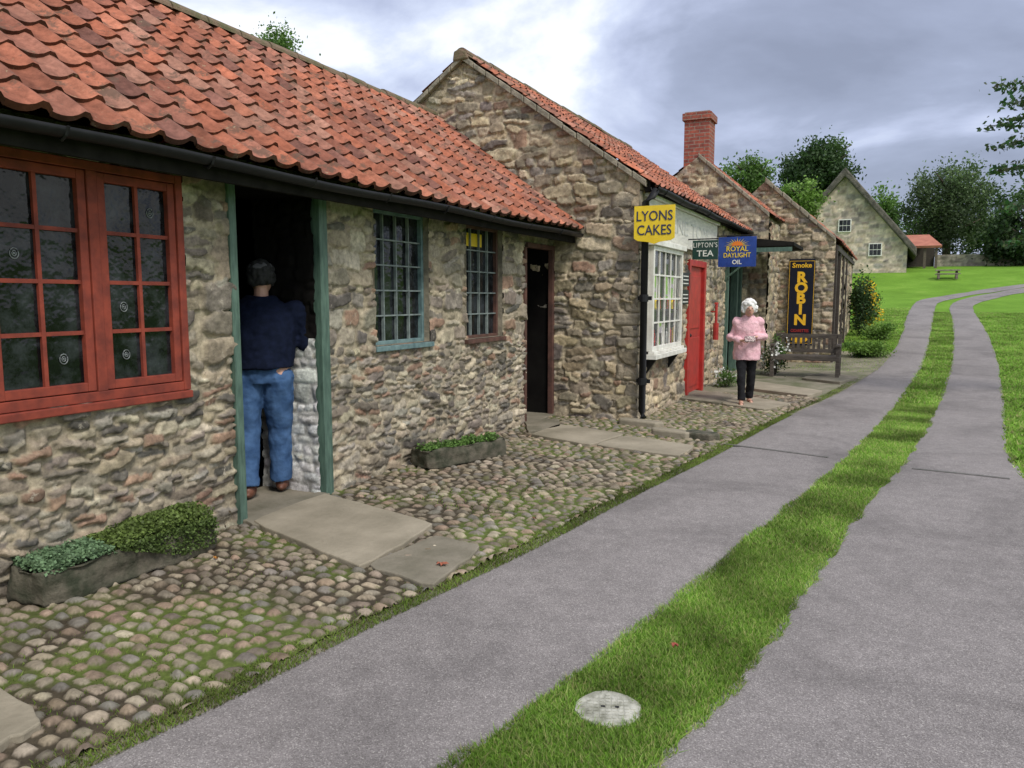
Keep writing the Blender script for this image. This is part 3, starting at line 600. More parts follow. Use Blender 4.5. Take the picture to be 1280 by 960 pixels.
# ---- signs
def board_sign(name,label,x0,x1,y,z0,z1,mat,edge,poly=None):
    t=thing(name,label,'sign',((x0+x1)/2,y,z0)); mb=MB()
    P=poly or [(x0,0,z0),(x1,0,z0),(x1,0,z1),(x0,0,z1)]
    mb.prism(P,(0,y,0),(0,y+.015,0)); mb.build('panel',mat,t)
    if edge:
        mb=MB(); n=len(P); c=Vector(((x0+x1)/2,0,(z0+z1)/2))
        for i in range(n):
            a=Vector(P[i]);b=Vector(P[(i+1)%n]); a=c+(a-c)*.95; b=c+(b-c)*.95; a.y=b.y=y-.002; mb.tube([a,b],.0045,4)
        mb.build('border',edge,t)
    return t
ysg=YB-.22; x0,zt=WY(793,258,ysg); x1,zb=WY(843,303,ysg); w_=x1-x0; h_=zt-zb
P=[(x0,0,zb+.06),(x0+.05,0,zb+.03),(x0+w_*.35,0,zb+.015),(x0+w_*.5,0,zb-.01),(x0+w_*.65,0,zb+.015),(x1-.05,0,zb+.03),(x1,0,zb+.06),(x1,0,zt),(x0,0,zt)]
t=board_sign('hanging_sign','yellow shield shaped enamel sign for cakes on the shop corner',x0,x1,ysg,zb,zt,M['yellow'],None,P)
text('lettering','LYONS',.17,((x0+x1)/2,ysg-.004,zt-.13),FY,M['inkn'],t,off=.001,xs=.86); text('lettering',"CAKES",.17,((x0+x1)/2,ysg-.004,zt-.30),FY,M['inkn'],t,off=.001,xs=.86)
mb=MB(); mb.box(x0+.05,x0+.09,ysg+.015,YB+.0,zt-.1,zt-.07); mb.build('bracket',M['black'],t)
mb=MB(); mb.box(x0+.05,x0+.09,ysg+.015,YB,zb+.12,zb+.15); mb.build('bracket',M['black'],t)
yl=WX(855,312,XB)[0]; x1,zt=WY(892,300,yl); _,zb=WY(892,324,yl); x0=XB+.13; x1+=.07
t=board_sign('hanging_sign','small dark green enamel tea sign with white letters projecting over the shop window',x0,x1,yl,zb,zt,M['dgreen'],None)
text('lettering',"LIPTON'S",.105,((x0+x1)/2,yl-.004,zt-.075),FY,M['inkw'],t,off=-.0005,xs=.74,sp=1.18); text('lettering',"TEA",.13,((x0+x1)/2,yl-.004,zb+.085),FY,M['inkw'],t,off=.001,xs=1.1)
mb=MB(); mb.tube([(XB,yl+.01,zt+.02),(x1,yl+.01,zt+.02)],.01,6); mb.build('bracket',M['black'],t)
yl=WX(895,312,XB+.05)[0]; x1,zt=WY(946,295,yl); _,zb=WY(946,333,yl); x0=WY(898,312,yl)[0]; cx_=(x0+x1)/2; hh=zt-zb; ww=x1-x0
t=board_sign('hanging_sign','blue enamel oil sign with a rising yellow sun projecting under the canopy',x0,x1,yl,zb,zt,M['blue'],None)
mb=MB(); zc=zt-hh*.30
for k in range(13):
    a=math.pi*k/12; r0,r1=ww*.16,ww*.36*(1 if k%2==0 else .85); da=.07
    mb.prism([(cx_+r0*math.cos(a-da),0,zc+r0*.6*math.sin(a-da)),(cx_+r1*math.cos(a),0,zc+r1*.62*math.sin(a)),(cx_+r0*math.cos(a+da),0,zc+r0*.6*math.sin(a+da))],(0,yl-.004,0),(0,yl-.001,0))
mb.build('sun_rays',M['yellow'],t)
mb=MB(); mb.prism([(cx_+ww*.15*math.cos(math.pi*k/14),0,zc+ww*.12*math.sin(math.pi*k/14)) for k in range(15)],(0,yl-.006,0),(0,yl-.001,0)); mb.build('sun_disc',M['orange'],t)
text('lettering','ROYAL',hh*.24,(cx_,yl-.005,zt-hh*.41),FY,M['yellow'],t,off=.001,xs=.95); text('lettering','DAYLIGHT',hh*.22,(cx_,yl-.005,zt-hh*.62),FY,M['yellow'],t,off=.001,xs=.85); text('lettering','OIL',hh*.2,(cx_,yl-.005,zb+hh*.15),FY,M['inkw'],t,off=.002)
mb=MB(); mb.tube([(XB,yl+.01,zt+.02),(x1,yl+.01,zt+.02)],.012,6); mb.build('bracket',M['black'],t)
for (za,zb_,tx) in ((1.78,1.98,'upper'),(1.5,1.72,'lower')):
    t=thing('wall_sign',tx+' of the two small dark enamel plates beside the red door','sign',(XB+.04,yr0-.35,za)); mb=MB(); mb.box(XB+.035,XB+.055,yr0-.55,yr0-.12,za,zb_); mb.build('panel',M['navy'],t)
    mb=MB()
    for q in range(3): mb.box(XB+.055,XB+.058,yr0-.5,yr0-.17,za+.03+q*.055,za+.045+q*.055)
    mb.build('lettering',M['inkw'],t)
t=thing('wall_pump','slim red enamel cylinder fixed to the wall right of the red door','pump',(XB+.1,13.55,.9)); yq=WX(888,400,XB)[0]
mb=MB(); mb.tube([(XB+.1,yq,.85),(XB+.1,yq,1.15)],.05,10); mb.build('cylinder',M['redenam'],t); mb=MB(); mb.tube([(XB+.1,yq,1.15),(XB+.1,yq,1.5)],.025,8); mb.tube([(XB+.1,yq-.1,1.5),(XB+.1,yq+.1,1.5)],.018,8); mb.tube([(XB+.1,yq,1.35),(XB-.01,yq,1.35)],.015,6); mb.build('rod',M['redenam'],t)
# ================================================================ C
YC=17.0
Ct=thing('gabled_cottage','rubble stone gable with the red brick chimney rising behind the shop roof','cottage',(-4,YC,0))
ax,az=WY(874,196,YC); XC1,ZC1=WY(962,270,YC); XC0=ax-2.6
def profC(u):
    x=XC0+u; return np.where(x>ax,az+(ZC1-az)*(x-ax)/(XC1-ax),az-.75*(ax-x))-1.9
rubble('gable_wall',(XC0,YC-.03,1.9),(1,0,0),(0,0,1),(0,-1,0),XC1-XC0,3.2,.03,layout(5,4,.08,.2,1.2,2.6,41),PB,MO,.04,M['stone'],Ct,prof=profC,warp=.04,seed=43)
rubble('gable_wall',(XB+.04,YC-.03,-.1),(1,0,0),(0,0,1),(0,-1,0),XC1-XB-.04,2.0,.03,layout(1,3,.08,.2,1.2,2.6,42),PB,MO,.04,M['stone'],Ct,warp=.04,seed=44)
rubble('side_wall',(XC1,YC-.03,-.1),(0,1,0),(0,0,1),(1,0,0),1.5,ZC1,.03,layout(2,4,.08,.2,1.2,2.6,47),PB,MO,.04,M['stone'],Ct,warp=.04,seed=48)
mb=MB(); mb.add([(XC0,YC,0),(XC1-.02,YC,0),(XC1-.02,YC,ZC1),(ax,YC,az),(XC0,YC,az-.75*2.6)],[(0,1,2,3,4)]); mb.add([(XC1-.03,YC,0),(XC1-.03,YC+4,0),(XC1-.03,YC+4,ZC1),(XC1-.03,YC,ZC1)],[(0,1,2,3)]); 
mb.build('wall_core',M['mortar'],Ct)
pantiles('roof',(XC1+.1,YC,ZC1-.02),(0,1,0),(ax-XC1-.1,0,az-ZC1+.02),4,math.hypot(ax-XC1-.1,az-ZC1),Ct,seed=51)
pantiles('rear_roof',(XC0,YC,az-.75*2.6+.05),(0,1,0),(2.6,0,.75*2.6),4,math.hypot(2.6,1.95),Ct,seed=52)
mb=MB(); dx=(XC1-ax)
for i in range(8):
    a=Vector((ax+dx*i/8,0,az+(ZC1-az)*i/8)); b=Vector((ax+dx*(i+.95)/8,0,az+(ZC1-az)*(i+.95)/8)); mb.prism([a+Vector((0,0,-.03)),b+Vector((0,0,-.03)),b+Vector((0,0,.07)),a+Vector((0,0,.07))],(0,YC-.1,0),(0,YC+.15,0))
mb.build('coping',M['mortar'],Ct,bevel=.015)
xc0,zct=WY(855,141,YC); xc1,zcb=WY(887,207,YC); mb=MB()
mb.box(xc0+.02,xc1-.02,YC-.02,YC+.55,zcb-.4,zct-.18); mb.box(xc0-.02,xc1+.02,YC-.06,YC+.59,zct-.18,zct-.03); mb.box(xc0+.02,xc1-.02,YC-.02,YC+.55,zct-.03,zct)
mb.build('chimney',M['brick'],Ct,bevel=.006)
# ================================================================ D
YD=18.5; xd1,zd1=WY(1045,300,YD); axd,azd=WY(957,227,YD); xd0=2*axd-xd1
Dt=thing('stone_barn','low rubble stone building at the end of the row carrying the tall tobacco sign','barn',(xd1,YD,0))
def profD(u):
    x=xd0+u; return np.where(x>axd,azd+(zd1-azd)*(x-axd)/(xd1-axd),azd+(zd1-azd)*(axd-x)/(axd-xd0))+.1
rubble('gable_wall',(xd0,YD,-.1),(1,0,0),(0,0,1),(0,-1,0),xd1-xd0,azd+.2,.025,layout(5,5,.07,.2,1.2,2.6,61),PB,MO,.04,M['stone'],Dt,prof=profD,warp=.04,seed=63)
mb=MB(); 
for i in range(8):
    a=Vector((axd+(xd1-axd)*i/8,0,azd+(zd1-azd)*i/8)); b=Vector((axd+(xd1-axd)*(i+.94)/8,0,azd+(zd1-azd)*(i+.94)/8)); j=random.uniform(-.02,.02)
    mb.prism([a+Vector((0,0,-.03)),b+Vector((0,0,-.03)),b+Vector((0,0,.08+j)),a+Vector((0,0,.08+j))],(0,YD-.08,0),(0,YD+.3,0))
mb.build('coping',M['mortar'],Dt,bevel=.015)
pantiles('roof',(xd1+.1,YD+.1,zd1-.05),(0,1,0),(axd-xd1-.1,0,azd-zd1+.05),9,math.hypot(axd-xd1-.1,azd-zd1),Dt,seed=71)
YD1=27.5
rubble('front_wall',(xd1-.04,YD+1.6,0),(0,1,0),(0,0,1),(1,0,0),YD1-YD-1.6,zd1,.05,layout(8,3,.08,.2,1.2,2.6,62),PB,MO,.04,M['stone'],Dt,warp=.04,seed=64,holes=[(1.6,3.0,-1,2.1)])
for yy in (YD+.12,YD+1.5,YD+3.1,YD+4.7): mb=MB(); mb.box(xd1-.08,xd1+.04,yy,yy+.14,0,zd1-.1); mb.build('timber_post',M['darkwood'],Dt,bevel=.008)
mb=MB(); mb.box(xd1-.06,xd1+.05,YD+.26,YD1,zd1-.22,zd1-.1); mb.build('timber_beam',M['darkwood'],Dt,bevel=.008)
mb=MB(); mb.add([(xd0,YD+.05,.0),(xd0,YD1,.0),(xd0,YD1,zd1),(xd0,YD+.05,zd1)],[(0,1,2,3)]); mb.add([(xd0,YD1,0),(xd1,YD1,0),(xd1,YD1,zd1),(axd,YD1,azd),(xd0,YD1,zd1)],[(0,1,2,3,4)]); mb.add([(axd,YD1,azd-.05),(axd,YD+.05,azd-.05),(xd0,YD+.05,zd1),(xd0,YD1,zd1)],[(0,1,2,3)])
mb.add([(xd0,YD+.1,.0),(xd1-.4,YD+.1,0),(xd1-.4,YD+.1,zd1),(xd0,YD+.1,zd1)],[(0,1,2,3)]); mb.build('rear_wall',M['dark'],Dt)
x0,zt=WY(987,324,YD-.1); x1,zb=WY(1015,432,YD-.1); cx_=(x0+x1)/2; ww=x1-x0; hh=zt-zb; ysn=YD-.13
t=board_sign('wall_sign','tall narrow black tobacco sign with vertical golden letters on the end gable',x0,x1,ysn,zb,zt,M['navy'],M['gold'])
yl=ysn-.004
for i,ch in enumerate('ROBIN'): text('lettering',ch,hh*.165,(cx_,yl,zt-hh*.215-i*hh*.123),FY,M['gold'],t,off=.014,xs=1.05)
text('lettering','Smoke',.15,(cx_,yl,zt-hh*.075),FY,M['gold'],t,off=.003); text('lettering','CIGARETTES',.09,(cx_,yl,zb+hh*.17),FY,M['redenam'],t,off=.002,xs=.75)
mb=MB(); mb.ell((cx_,yl,zb+hh*.07),ww*.32,.004,hh*.04,14,8); mb.build('emblem',M['gold'],t)
# ================================================================ far house E
YEh=53.5; axe,aze=WY(1057,212,YEh); xe1,ze1=WY(1135,300,YEh); xe0=2*axe-xe1; zg=g(YEh)-.2
Et=thing('thatched_cottage','distant stone cottage with steep thatched roof above the lawn','cottage',(axe,YEh,zg))
def profE(u):
    x=xe0+u; return aze-.3+(ze1-aze)*np.abs(x-axe)/(xe1-axe)-zg
M['farstone']=vm('pale far stone',scale=3,lo=.75,hi=1.2,bs=.4,bd=.05)
rubble('gable_wall',(xe0,YEh,zg),(1,0,0),(0,0,1),(0,-1,0),xe1-xe0,aze-zg,.08,layout(9,8,.2,.34,1.2,2.4,81,skew=1),[(.52,.43,.32),(.46,.38,.29),(.38,.32,.26),(.58,.49,.38),(.33,.29,.25)],(.50,.43,.34),.03,M['farstone'],Et,prof=profE,warp=.05,seed=83,edge=.05,pr_=(5,8))
k=(ze1-aze)/(xe1-axe); mb=MB()
e=(xe1-axe+.5); mb.prism([(axe,0,aze+.1),(axe+e,0,aze+.1+k*e),(axe+e,0,aze-.45+k*e),(axe,0,aze-.45),(axe-e,0,aze-.45+k*e),(axe-e,0,aze+.1+k*e)],(0,YEh-.45,0),(0,YEh+11,0))
mb.build('thatched_roof',M['thatch'],Et,bevel=.08)
mb=MB(); mb.box(xe1-.1,xe1+.0,YEh+.1,YEh+11,zg,ze1); mb.build('side_wall',M['mortar'],Et)
for (px,py) in ((1056,282),(1094,312)):
    x_,z_=WY(px,py,YEh-.08); mb=MB(); mb.box(x_-.38,x_+.38,YEh-.09,YEh-.03,z_-.4,z_+.4); o=mb.build('window',M['white'],Et)
    mb=MB()
    for i in range(3):
        for j in range(2): mb.box(x_-.32+i*.22,x_-.12+i*.22,YEh-.1,YEh-.085,z_-.34+j*.36,z_-.02+j*.36)
    mb.build('pane',M['glass'],o)
Fy=58; x0,z0_=WY(1136,333,Fy); x1,zt=WY(1172,290,Fy); _,ze=WY(1172,307,Fy); zg=g(Fy)-.1
Ft=thing('open_shelter','small open timber shelter with red tiled roof beside the thatched cottage','shelter',(x0,Fy,zg))
mb=MB(); mb.add([(x0-1,Fy-.3,ze),(x1+.3,Fy-.3,ze),(x1-.4,Fy+2,zt),(x0-1,Fy+2,zt)],[(0,1,2,3)]); o=mb.build('roof',pm('red tiles',(.46,.18,.12),(.34,.12,.08),2,.8,.5,.05),Ft)
s=o.modifiers.new('s','SOLIDIFY'); s.thickness=.15
for q in (x0-.5,x0+.9,x1): mb=MB(); mb.box(q-.08,q+.08,Fy-.1,Fy+.06,zg,ze-.05); mb.build('post',M['wood'],Ft)
mb=MB(); mb.box(x0-.9,x1,Fy+2.2,Fy+2.3,zg,ze); mb.build('rear_wall',M['darkwood'],Ft)
Wy=60; x0,zb=WY(1168,334,Wy); x1,zt=WY(1292,316,Wy); zb=g(Wy)-.2
o=rubble('field_wall',(x0,Wy,zb),(1,0,0),(0,0,1),(0,-1,0),x1-x0,zt-zb,.09,layout(9,3,.15,.3,1.2,2.4,91,skew=1),[(.36,.32,.25),(.26,.23,.19),(.42,.38,.3)],(.24,.21,.17),.04,M['farstone'],None,warp=.05,seed=93,edge=.05)
tag(o,'low dry stone wall across the far lawn','wall')
mb=MB(); mb.box(x0,x1,Wy+.05,Wy+.5,zb,zt-.02); mb.build('wall_core',M['mortar'],o)
p=G(1184,349); t=thing('picnic_table','small wooden picnic table on the far lawn beside the path','table',p); mb=MB(); mb.box(-.6,.6,-.3,.3,.46,.53); mb.build('tabletop',M['mortar'],t,local=True)
for q in (-.5,.38): mb=MB(); mb.prism([(q,-.4,0),(q,-.3,0),(q,.1,.47),(q,0,.47)],(0,0,0),(.12,0,0)); mb.prism([(q,.4,0),(q,.3,0),(q,-.1,.47),(q,0,.47)],(0,0,0),(.12,0,0)); mb.build('leg',M['wood'],t,local=True)
for q in (-.7,.5): mb=MB(); mb.box(-.6,.6,q,q+.2,.27,.32); mb.build('seat',M['mortar'],t,local=True)
# ================================================================ paving
slabs=[([(312,660),(405,624),(545,664),(452,720)],.055,'slab'),([(455,715),(545,676),(606,690),(540,742)],.045,'slab2'),([(-40,850),(62,908),(20,940),(-120,990),(-160,900)],.05,'slab'),
([(296,655),(398,620),(425,628),(330,667)],.045,'slab2'),([(662,548),(700,535),(782,548),(738,562)],.055,'slab'),([(742,561),(782,549),(868,562),(850,576)],.05,'slab'),([(655,530),(698,528),(702,538),(660,545)],.055,'slab2'),
([(858,490),(925,498),(900,508),(840,500)],.055,'slab2'),([(925,497),(990,508),(955,516),(900,508)],.05,'slab'),([(945,478),(1030,492),(1010,499),(925,487)],.05,'slab'),([(1030,466),(1075,474),(1050,482),(1000,476)],.05,'slab2')]
SP=[]
for i,(pp,zt,mt) in enumerate(slabs):
    P=[G(*p) for p in pp]; SP.append([(p.x,p.y) for p in P]); c=sum(P,Vector())/len(P)
    Q=[]
    for k in range(len(P)):
        a,b=P[k],P[(k+1)%len(P)]
        for q in range(6):
            v=a.lerp(b,q/6); v=v+Vector((random.uniform(-.012,.012),random.uniform(-.012,.012),0)); 
            if q==0: v=v+(c-v).normalized()*.03
            v.z=0; Q.append(v)
    mb=MB(); zz=g(c.y); mb.prism(Q,(0,0,zz-.05),(0,0,zz+zt)); o=mb.build('flagstone',M[mt],bevel=.008); tag(o,None,None,kind='structure')
CP=[(.25,.205,.145),(.29,.245,.175),(.19,.16,.12),(.34,.285,.21),(.26,.215,.16),(.20,.18,.15),(.27,.20,.145)]
def cob_keep(x,y): return x<edge_x(y)-.05+.04*fbm(x,y,3.,8,2)
def cobl(U,V,seed):
    r=random.Random(seed); out=[]; u=0
    while u<U:
        w_=r.uniform(.068,.088); v=-r.random()*.1
        while v<V:
            h=r.uniform(.08,.145); s=r.uniform(.82,1.02); out.append((u+w_/2+r.uniform(-.009,.009),v+h/2,w_/2*s,h/2*r.uniform(.85,.98))); v+=h
        u+=w_
    return out
U=8.6; V_=3.2
MS=(.095,.125,.028)
kw=dict(rot=.28,edge=.022,polyfn=cob_keep,mort2=MS,gapf=.87,pr_=(2.2,3.4),cvar=.35)
o=rubble('cobbled_pavement',(XA,.95,.014),(0,1,0),(1,0,0),(0,0,1),U,V_,.0105,cobl(U,V_,5),CP,(.065,.052,.034),.020,M['cobble'],None,warp=.022,seed=111,bulge=.016,**kw)
tag(o,None,None,kind='structure')
o=rubble('cobbled_pavement',(XB+.02,9.6,.014),(0,1,0),(1,0,0),(0,0,1),3.4,2.2,.014,cobl(3.4,2.2,6),CP,(.065,.052,.034),.020,M['cobble'],None,warp=.022,seed=121,bulge=.016,**kw)
tag(o,None,None,kind='structure')
V=[];n=60
for i in range(n):
    y=.5+i*(21-.5)/(n-1)
    for k in range(9):
        x=-4.3+(edge_x(y)+.03+4.3)*k/8; V.append((x,y,g(y)+.005+(.02*max(0,min(1,(y-13)/4)))))
o=npmesh('verge',V,[(j*9+k,j*9+k+1,(j+1)*9+k+1,(j+1)*9+k) for j in range(n-1) for k in range(8)],M['dirt']); tag(o,None,None,kind='structure')
for i,(px,py,l) in enumerate(((800,533,.5),(840,546,.42),(876,549,.3))):
    p=G(px,py); mb=MB(); r0=.13 if i<2 else .17
    mb.prism([(-l/2,-r0*.7,0),(l/2,-r0*.7,0),(l/2+.08,0,0),(l/2,r0*.7,0),(-l/2,r0*.7,0),(-l/2-.06,0,0)],(0,0,-.03),(0,0,.085))
    o=mb.build('drain_stone',M['slab'] if i<2 else M['trough'],bevel=.02); o.location=p; o.rotation_euler.z=R(-12); tag(o,['pale worn block at the foot of the drainpipe','pale long kerb block right of the drainpipe','dark rounded stone at the end of the pale kerb blocks'][i],'stone')
# ================================================================ leaves
def leaves(name,pts,cols,size,mat,parent=None,flat=0,asp=.55):
    n=len(pts); P=np.asarray(pts); d=RG.normal(size=(n,3)); d[:,2]*=(1-flat); d/=np.linalg.norm(d,axis=1)[:,None]
    e=RG.normal(size=(n,3)); e[:,2]*=(1-flat*.7); e-=d*(e*d).sum(1)[:,None]; e/=np.linalg.norm(e,axis=1)[:,None]
    s=(size*RG.uniform(.6,1.3,n))[:,None]
    V=np.stack([P-d*s*.5,P+e*s*asp*.5,P+d*s*.5,P-e*s*asp*.5],1).reshape(-1,3); Q=np.arange(n*4).reshape(n,4)
    return npmesh(name,V,Q,mat,parent,col=np.repeat(np.asarray(cols),4,0),smooth=False)
def cloud(c,r,n,clumps,spread,pal,hollow=.55,dark=.45):
    c=np.array(c); r=np.array(r); d=RG.normal(size=(clumps,3)); d/=np.linalg.norm(d,axis=1)[:,None]; q=RG.uniform(hollow,1,(clumps,1))
    cc=c+d*q*r*(1-spread*.4); k=RG.integers(0,clumps,n); pts=cc[k]+RG.normal(size=(n,3))*r*spread*RG.uniform(.6,1.2,(n,1))
    pal=np.array(pal); pc=pal[RG.integers(0,len(pal),clumps)]
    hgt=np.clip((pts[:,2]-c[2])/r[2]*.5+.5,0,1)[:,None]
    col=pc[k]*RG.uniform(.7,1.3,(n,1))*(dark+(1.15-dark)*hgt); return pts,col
GD=sc([(.03,.06,.018),(.04,.075,.02),(.025,.05,.016)],1.6); GM=sc([(.06,.12,.025),(.08,.15,.03),(.05,.095,.02)],1.45); GL=sc([(.11,.2,.03),(.14,.23,.05),(.08,.16,.03)],1.25)
def tree(label,x,y,zt,zb,rx,n,size,pal,clumps=45,spread=.2,gr=None,trunk_top=.5,name='tree'):
    z0=g(y); t=thing(name,label,'tree',(x,y,z0),group=gr); cz=(zt+zb)/2; rz=(zt-zb)/2
    mb=MB(); r0=max(.12,(zt-z0)*.03); mb.tube([(x,y,z0-.2),(x+.05,y,z0+(cz-z0)*.5),(x-.04,y,cz),(x,y,cz+rz*trunk_top)],[r0*1.3,r0,r0*.7,r0*.25],8)
    for k in range(9):
        a=k*2.4; h=cz-rz*.6+rz*1.1*k/9; L_=rx*random.uniform(.5,.8); mb.tube([(x,y,h-.2),(x+math.cos(a)*L_*.5,y+math.sin(a)*L_*.5,h+L_*.25),(x+math.cos(a)*L_,y+math.sin(a)*L_,h+L_*.5)],[r0*.5,r0*.3,r0*.1],5)
    mb.build('trunk',M['ctrunk'],t,smooth=True)
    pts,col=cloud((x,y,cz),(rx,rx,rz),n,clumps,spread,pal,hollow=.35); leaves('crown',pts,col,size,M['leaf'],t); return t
def tr(label,px,y,pyt,pyb,wpx,n,size,pal,**k):
    x,zt=WY(px,pyt,y); _,zb=WY(px,pyb,y); d=(Vector((x,y,zt))-Vector((0,0,H0))).dot(fv); return tree(label,x,y,zt,zb,wpx/2/F*d,n,size,pal,**k)
tr('tall dense dark green tree rising behind the barn roof',1028,75,172,262,94,12000,.34,GD,clumps=100,spread=.15)
tr('bright green tree between the chimney and the dark tree',935,52,194,262,76,6000,.22,GM,clumps=45)
tr('small pale green tree left of the thatched roof',1000,46,226,280,60,4000,.2,GL,clumps=30)
tr('loose airy tree standing right of the thatched cottage',1190,64,192,318,112,17000,.22,sc([(.05,.085,.03),(.07,.11,.04),(.045,.07,.028)],1.7),clumps=100,spread=.13)
tr('green treetop showing over the nearest roof ridge',338,19,38,135,84,10000,.10,GM,clumps=45,spread=.22)
tr('low tree behind the right slope of the thatch',1108,78,236,320,60,5000,.3,GM,clumps=30)
tr('dark tree at the far right edge behind the stone wall',1285,60,225,345,90,9000,.25,GD,clumps=50,spread=.15)
tr('distant round tree behind the red roofed shelter',1152,95,262,322,60,4500,.36,GM,clumps=25)
tr('distant low tree right of the airy tree',1236,90,262,325,66,5000,.34,sc([(.05,.085,.03),(.06,.10,.03)],1.6),clumps=25)
t=thing('overhanging_tree','leafy branches reaching in at the upper right edge','tree',(4.6,14,0)); mb=MB(); mb.tube([(4.6,14,-.1),(4.5,14,2.5),(4.3,14,5.5)],[.2,.16,.08],8)
PT=[];CL=[]
for (px,py,px2,py2) in ((1420,95,1246,108),(1420,125,1238,158),(1400,190,1240,215),(1420,240,1252,262),(1400,285,1258,305),(1420,150,1250,182),(1420,100,1262,130)):
    a=WY(px,py,14);b=WY(px2,py2,13.6); A_=Vector((a[0],14,a[1]));B_=Vector((b[0],13.6,b[1])); mb.tube([(4.4,14,a[1]-.3),A_,A_.lerp(B_,.5)+Vector((0,0,.06)),B_],[.05,.03,.015,.004],5)
    for k in range(420):
        q=random.random()**.8; p=A_.lerp(B_,q)+Vector((random.gauss(0,.09),random.gauss(0,.2),random.gauss(0,.08*(1.3-q)))); PT.append(tuple(p)); CL.append([c_*random.uniform(.6,1.3) for c_ in (.055,.11,.035)])
mb.build('trunk',M['ctrunk'],t,smooth=True); leaves('crown',PT,CL,.085,M['leaf'],t)
# ================================================================ troughs & plants
def trough(label,pL,pR,dep,h,seed):
    a,b=G(*pL),G(*pR); d=(b-a); Lh=d.length; ang=math.atan2(d.y,d.x); c=(a+b)/2
    n_=Vector((-math.sin(ang),math.cos(ang),0)); 
    if n_.x>0: n_=-n_
    c=c+n_*dep/2; t=thing('stone_trough',label,'trough',(c.x,c.y,0),ang)
    bm=bmesh.new(); bmesh.ops.create_cube(bm,size=1); bmesh.ops.scale(bm,vec=(Lh,dep,h),verts=bm.verts); bmesh.ops.translate(bm,vec=(0,0,h/2+.02),verts=bm.verts)
    top=[f for f in bm.faces if f.normal.z>.9]; bmesh.ops.inset_region(bm,faces=top,thickness=.05,use_even_offset=True)
    for v in top[0].verts: v.co.z-=.07
    bmesh.ops.subdivide_edges(bm,edges=bm.edges,cuts=9,use_grid_fill=True); bmesh.ops.smooth_vert(bm,verts=bm.verts,factor=.5,use_axis_x=True,use_axis_y=True,use_axis_z=True)
    for v in bm.verts: v.co+=v.normal*.035*(mn.noise(v.co*7+Vector((seed,0,0)))+.5*mn.noise(v.co*19))
    me=bpy.data.meshes.new('basin'); bm.to_mesh(me); bm.free(); me.materials.append(M['trough']); me.polygons.foreach_set('use_smooth',[True]*len(me.polygons)); link(bpy.data.objects.new('basin',me),t,True)
    mb=MB(); mb.box(-Lh/2+.05,Lh/2-.05,-dep/2+.05,dep/2-.05,h-.08,h-.03); mb.build('soil',M['soil'],t,local=True)
    return t,c,ang,Lh
t,c,ang,Lh=trough('long dark mossy stone trough overflowing with small green succulents under the red window',(52,770),(272,692),.28,.2,1)
def loc2w(c,ang,P): 
    P=np.array(P); ca,sa=math.cos(ang),math.sin(ang); return np.stack([c.x+P[:,0]*ca-P[:,1]*sa,c.y+P[:,0]*sa+P[:,1]*ca,P[:,2]],1)
n=10000; u=RG.uniform(-.5,.5,n)*Lh*.97; v=RG.uniform(-.5,.5,n)*.30; hm=.06+.06*np.clip((u/Lh+.15)*3,0,1)*(1-(v/.2)**2*.7); z=.19+hm*RG.uniform(.3,1.1,n)+.02*vn(u,v,14,3)
col=np.where((u<-.12*Lh)[:,None],np.array([[.17,.27,.14]]),np.array([[.14,.20,.05]]))*RG.uniform(.5,1.4,(n,1))
o=leaves('succulents',loc2w(c,ang,np.stack([u,v,z],1)),col,.022,M['leaf'],None,flat=.3,asp=.7); tag(o,'low mat of green succulents growing in the long trough','plant')
n=4200; u=RG.uniform(-.10,.49,n)*Lh; z=.24-RG.uniform(0,1,n)**1.5*.17*np.clip((u/Lh+.15)*2.4,.1,1); v=np.where(RG.random(n)<.5,-1,1)*(.14+RG.uniform(0,.035,n)); col=np.array([[.10,.15,.04]])*RG.uniform(.5,1.4,(n,1))
o2=leaves('trailing_leaves',loc2w(c,ang,np.stack([u,v,z],1)),col,.02,M['leaf'],o,asp=.7)
t,c,ang,Lh=trough('short stone trough with sparse green plants between the two doorways',(534,592),(634,572),.26,.19,5)
n=1500; u=RG.uniform(-.45,.45,n)*Lh; v=RG.uniform(-.4,.4,n)*.26; z=.18+RG.uniform(0,.1,n)*(.5+vn(u,v,9,3)); col=np.array([[.12,.22,.05]])*RG.uniform(.5,1.5,(n,1))
o=leaves('seedlings',loc2w(c,ang,np.stack([u,v,z],1)),col,.032,M['leaf'],None,flat=.3,asp=.6); tag(o,'sparse leafy plants growing in the short trough','plant')
def shrub(label,px,py,w_,h_,n,size,pal,flower=None,name='shrub'):
    p=G(px,py); t=thing(name,label,'plant',p); cz=p.z+h_*.5
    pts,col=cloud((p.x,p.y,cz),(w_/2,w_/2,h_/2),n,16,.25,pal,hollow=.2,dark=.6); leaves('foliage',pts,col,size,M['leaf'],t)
    mb=MB()
    for k in range(6):
        a=k*1.05; mb.tube([(p.x+.03*math.cos(a),p.y+.03*math.sin(a),p.z-.02),(p.x+w_*.3*math.cos(a),p.y+w_*.3*math.sin(a),cz)],.006,4)
    mb.build('stem',M['ctrunk'],t)
    if flower:
        pts,col=cloud((p.x,p.y,cz+h_*.08),(w_/2,w_/2,h_/2),flower[1],14,.2,[flower[0]],hollow=.6,dark=.9); leaves('flowers',pts,col,size*1.1,M['leaf'],t,asp=.9)
shrub('tall leafy plant topped with yellow flowers beside the barn',1084,412,.9,1.35,2500,.07,GM,((.80,.55,.03),700))
shrub('bushy green plant at the lawn edge by the barn',1098,425,1.0,.5,2200,.07,GL)
shrub('grassy clump spilling towards the path left of the bushy plant',1082,447,1.1,.4,2500,.07,GL)
shrub('low plant with white flowers at the end of the bench',966,470,.55,.75,1600,.045,GM,((.75,.75,.7),260))
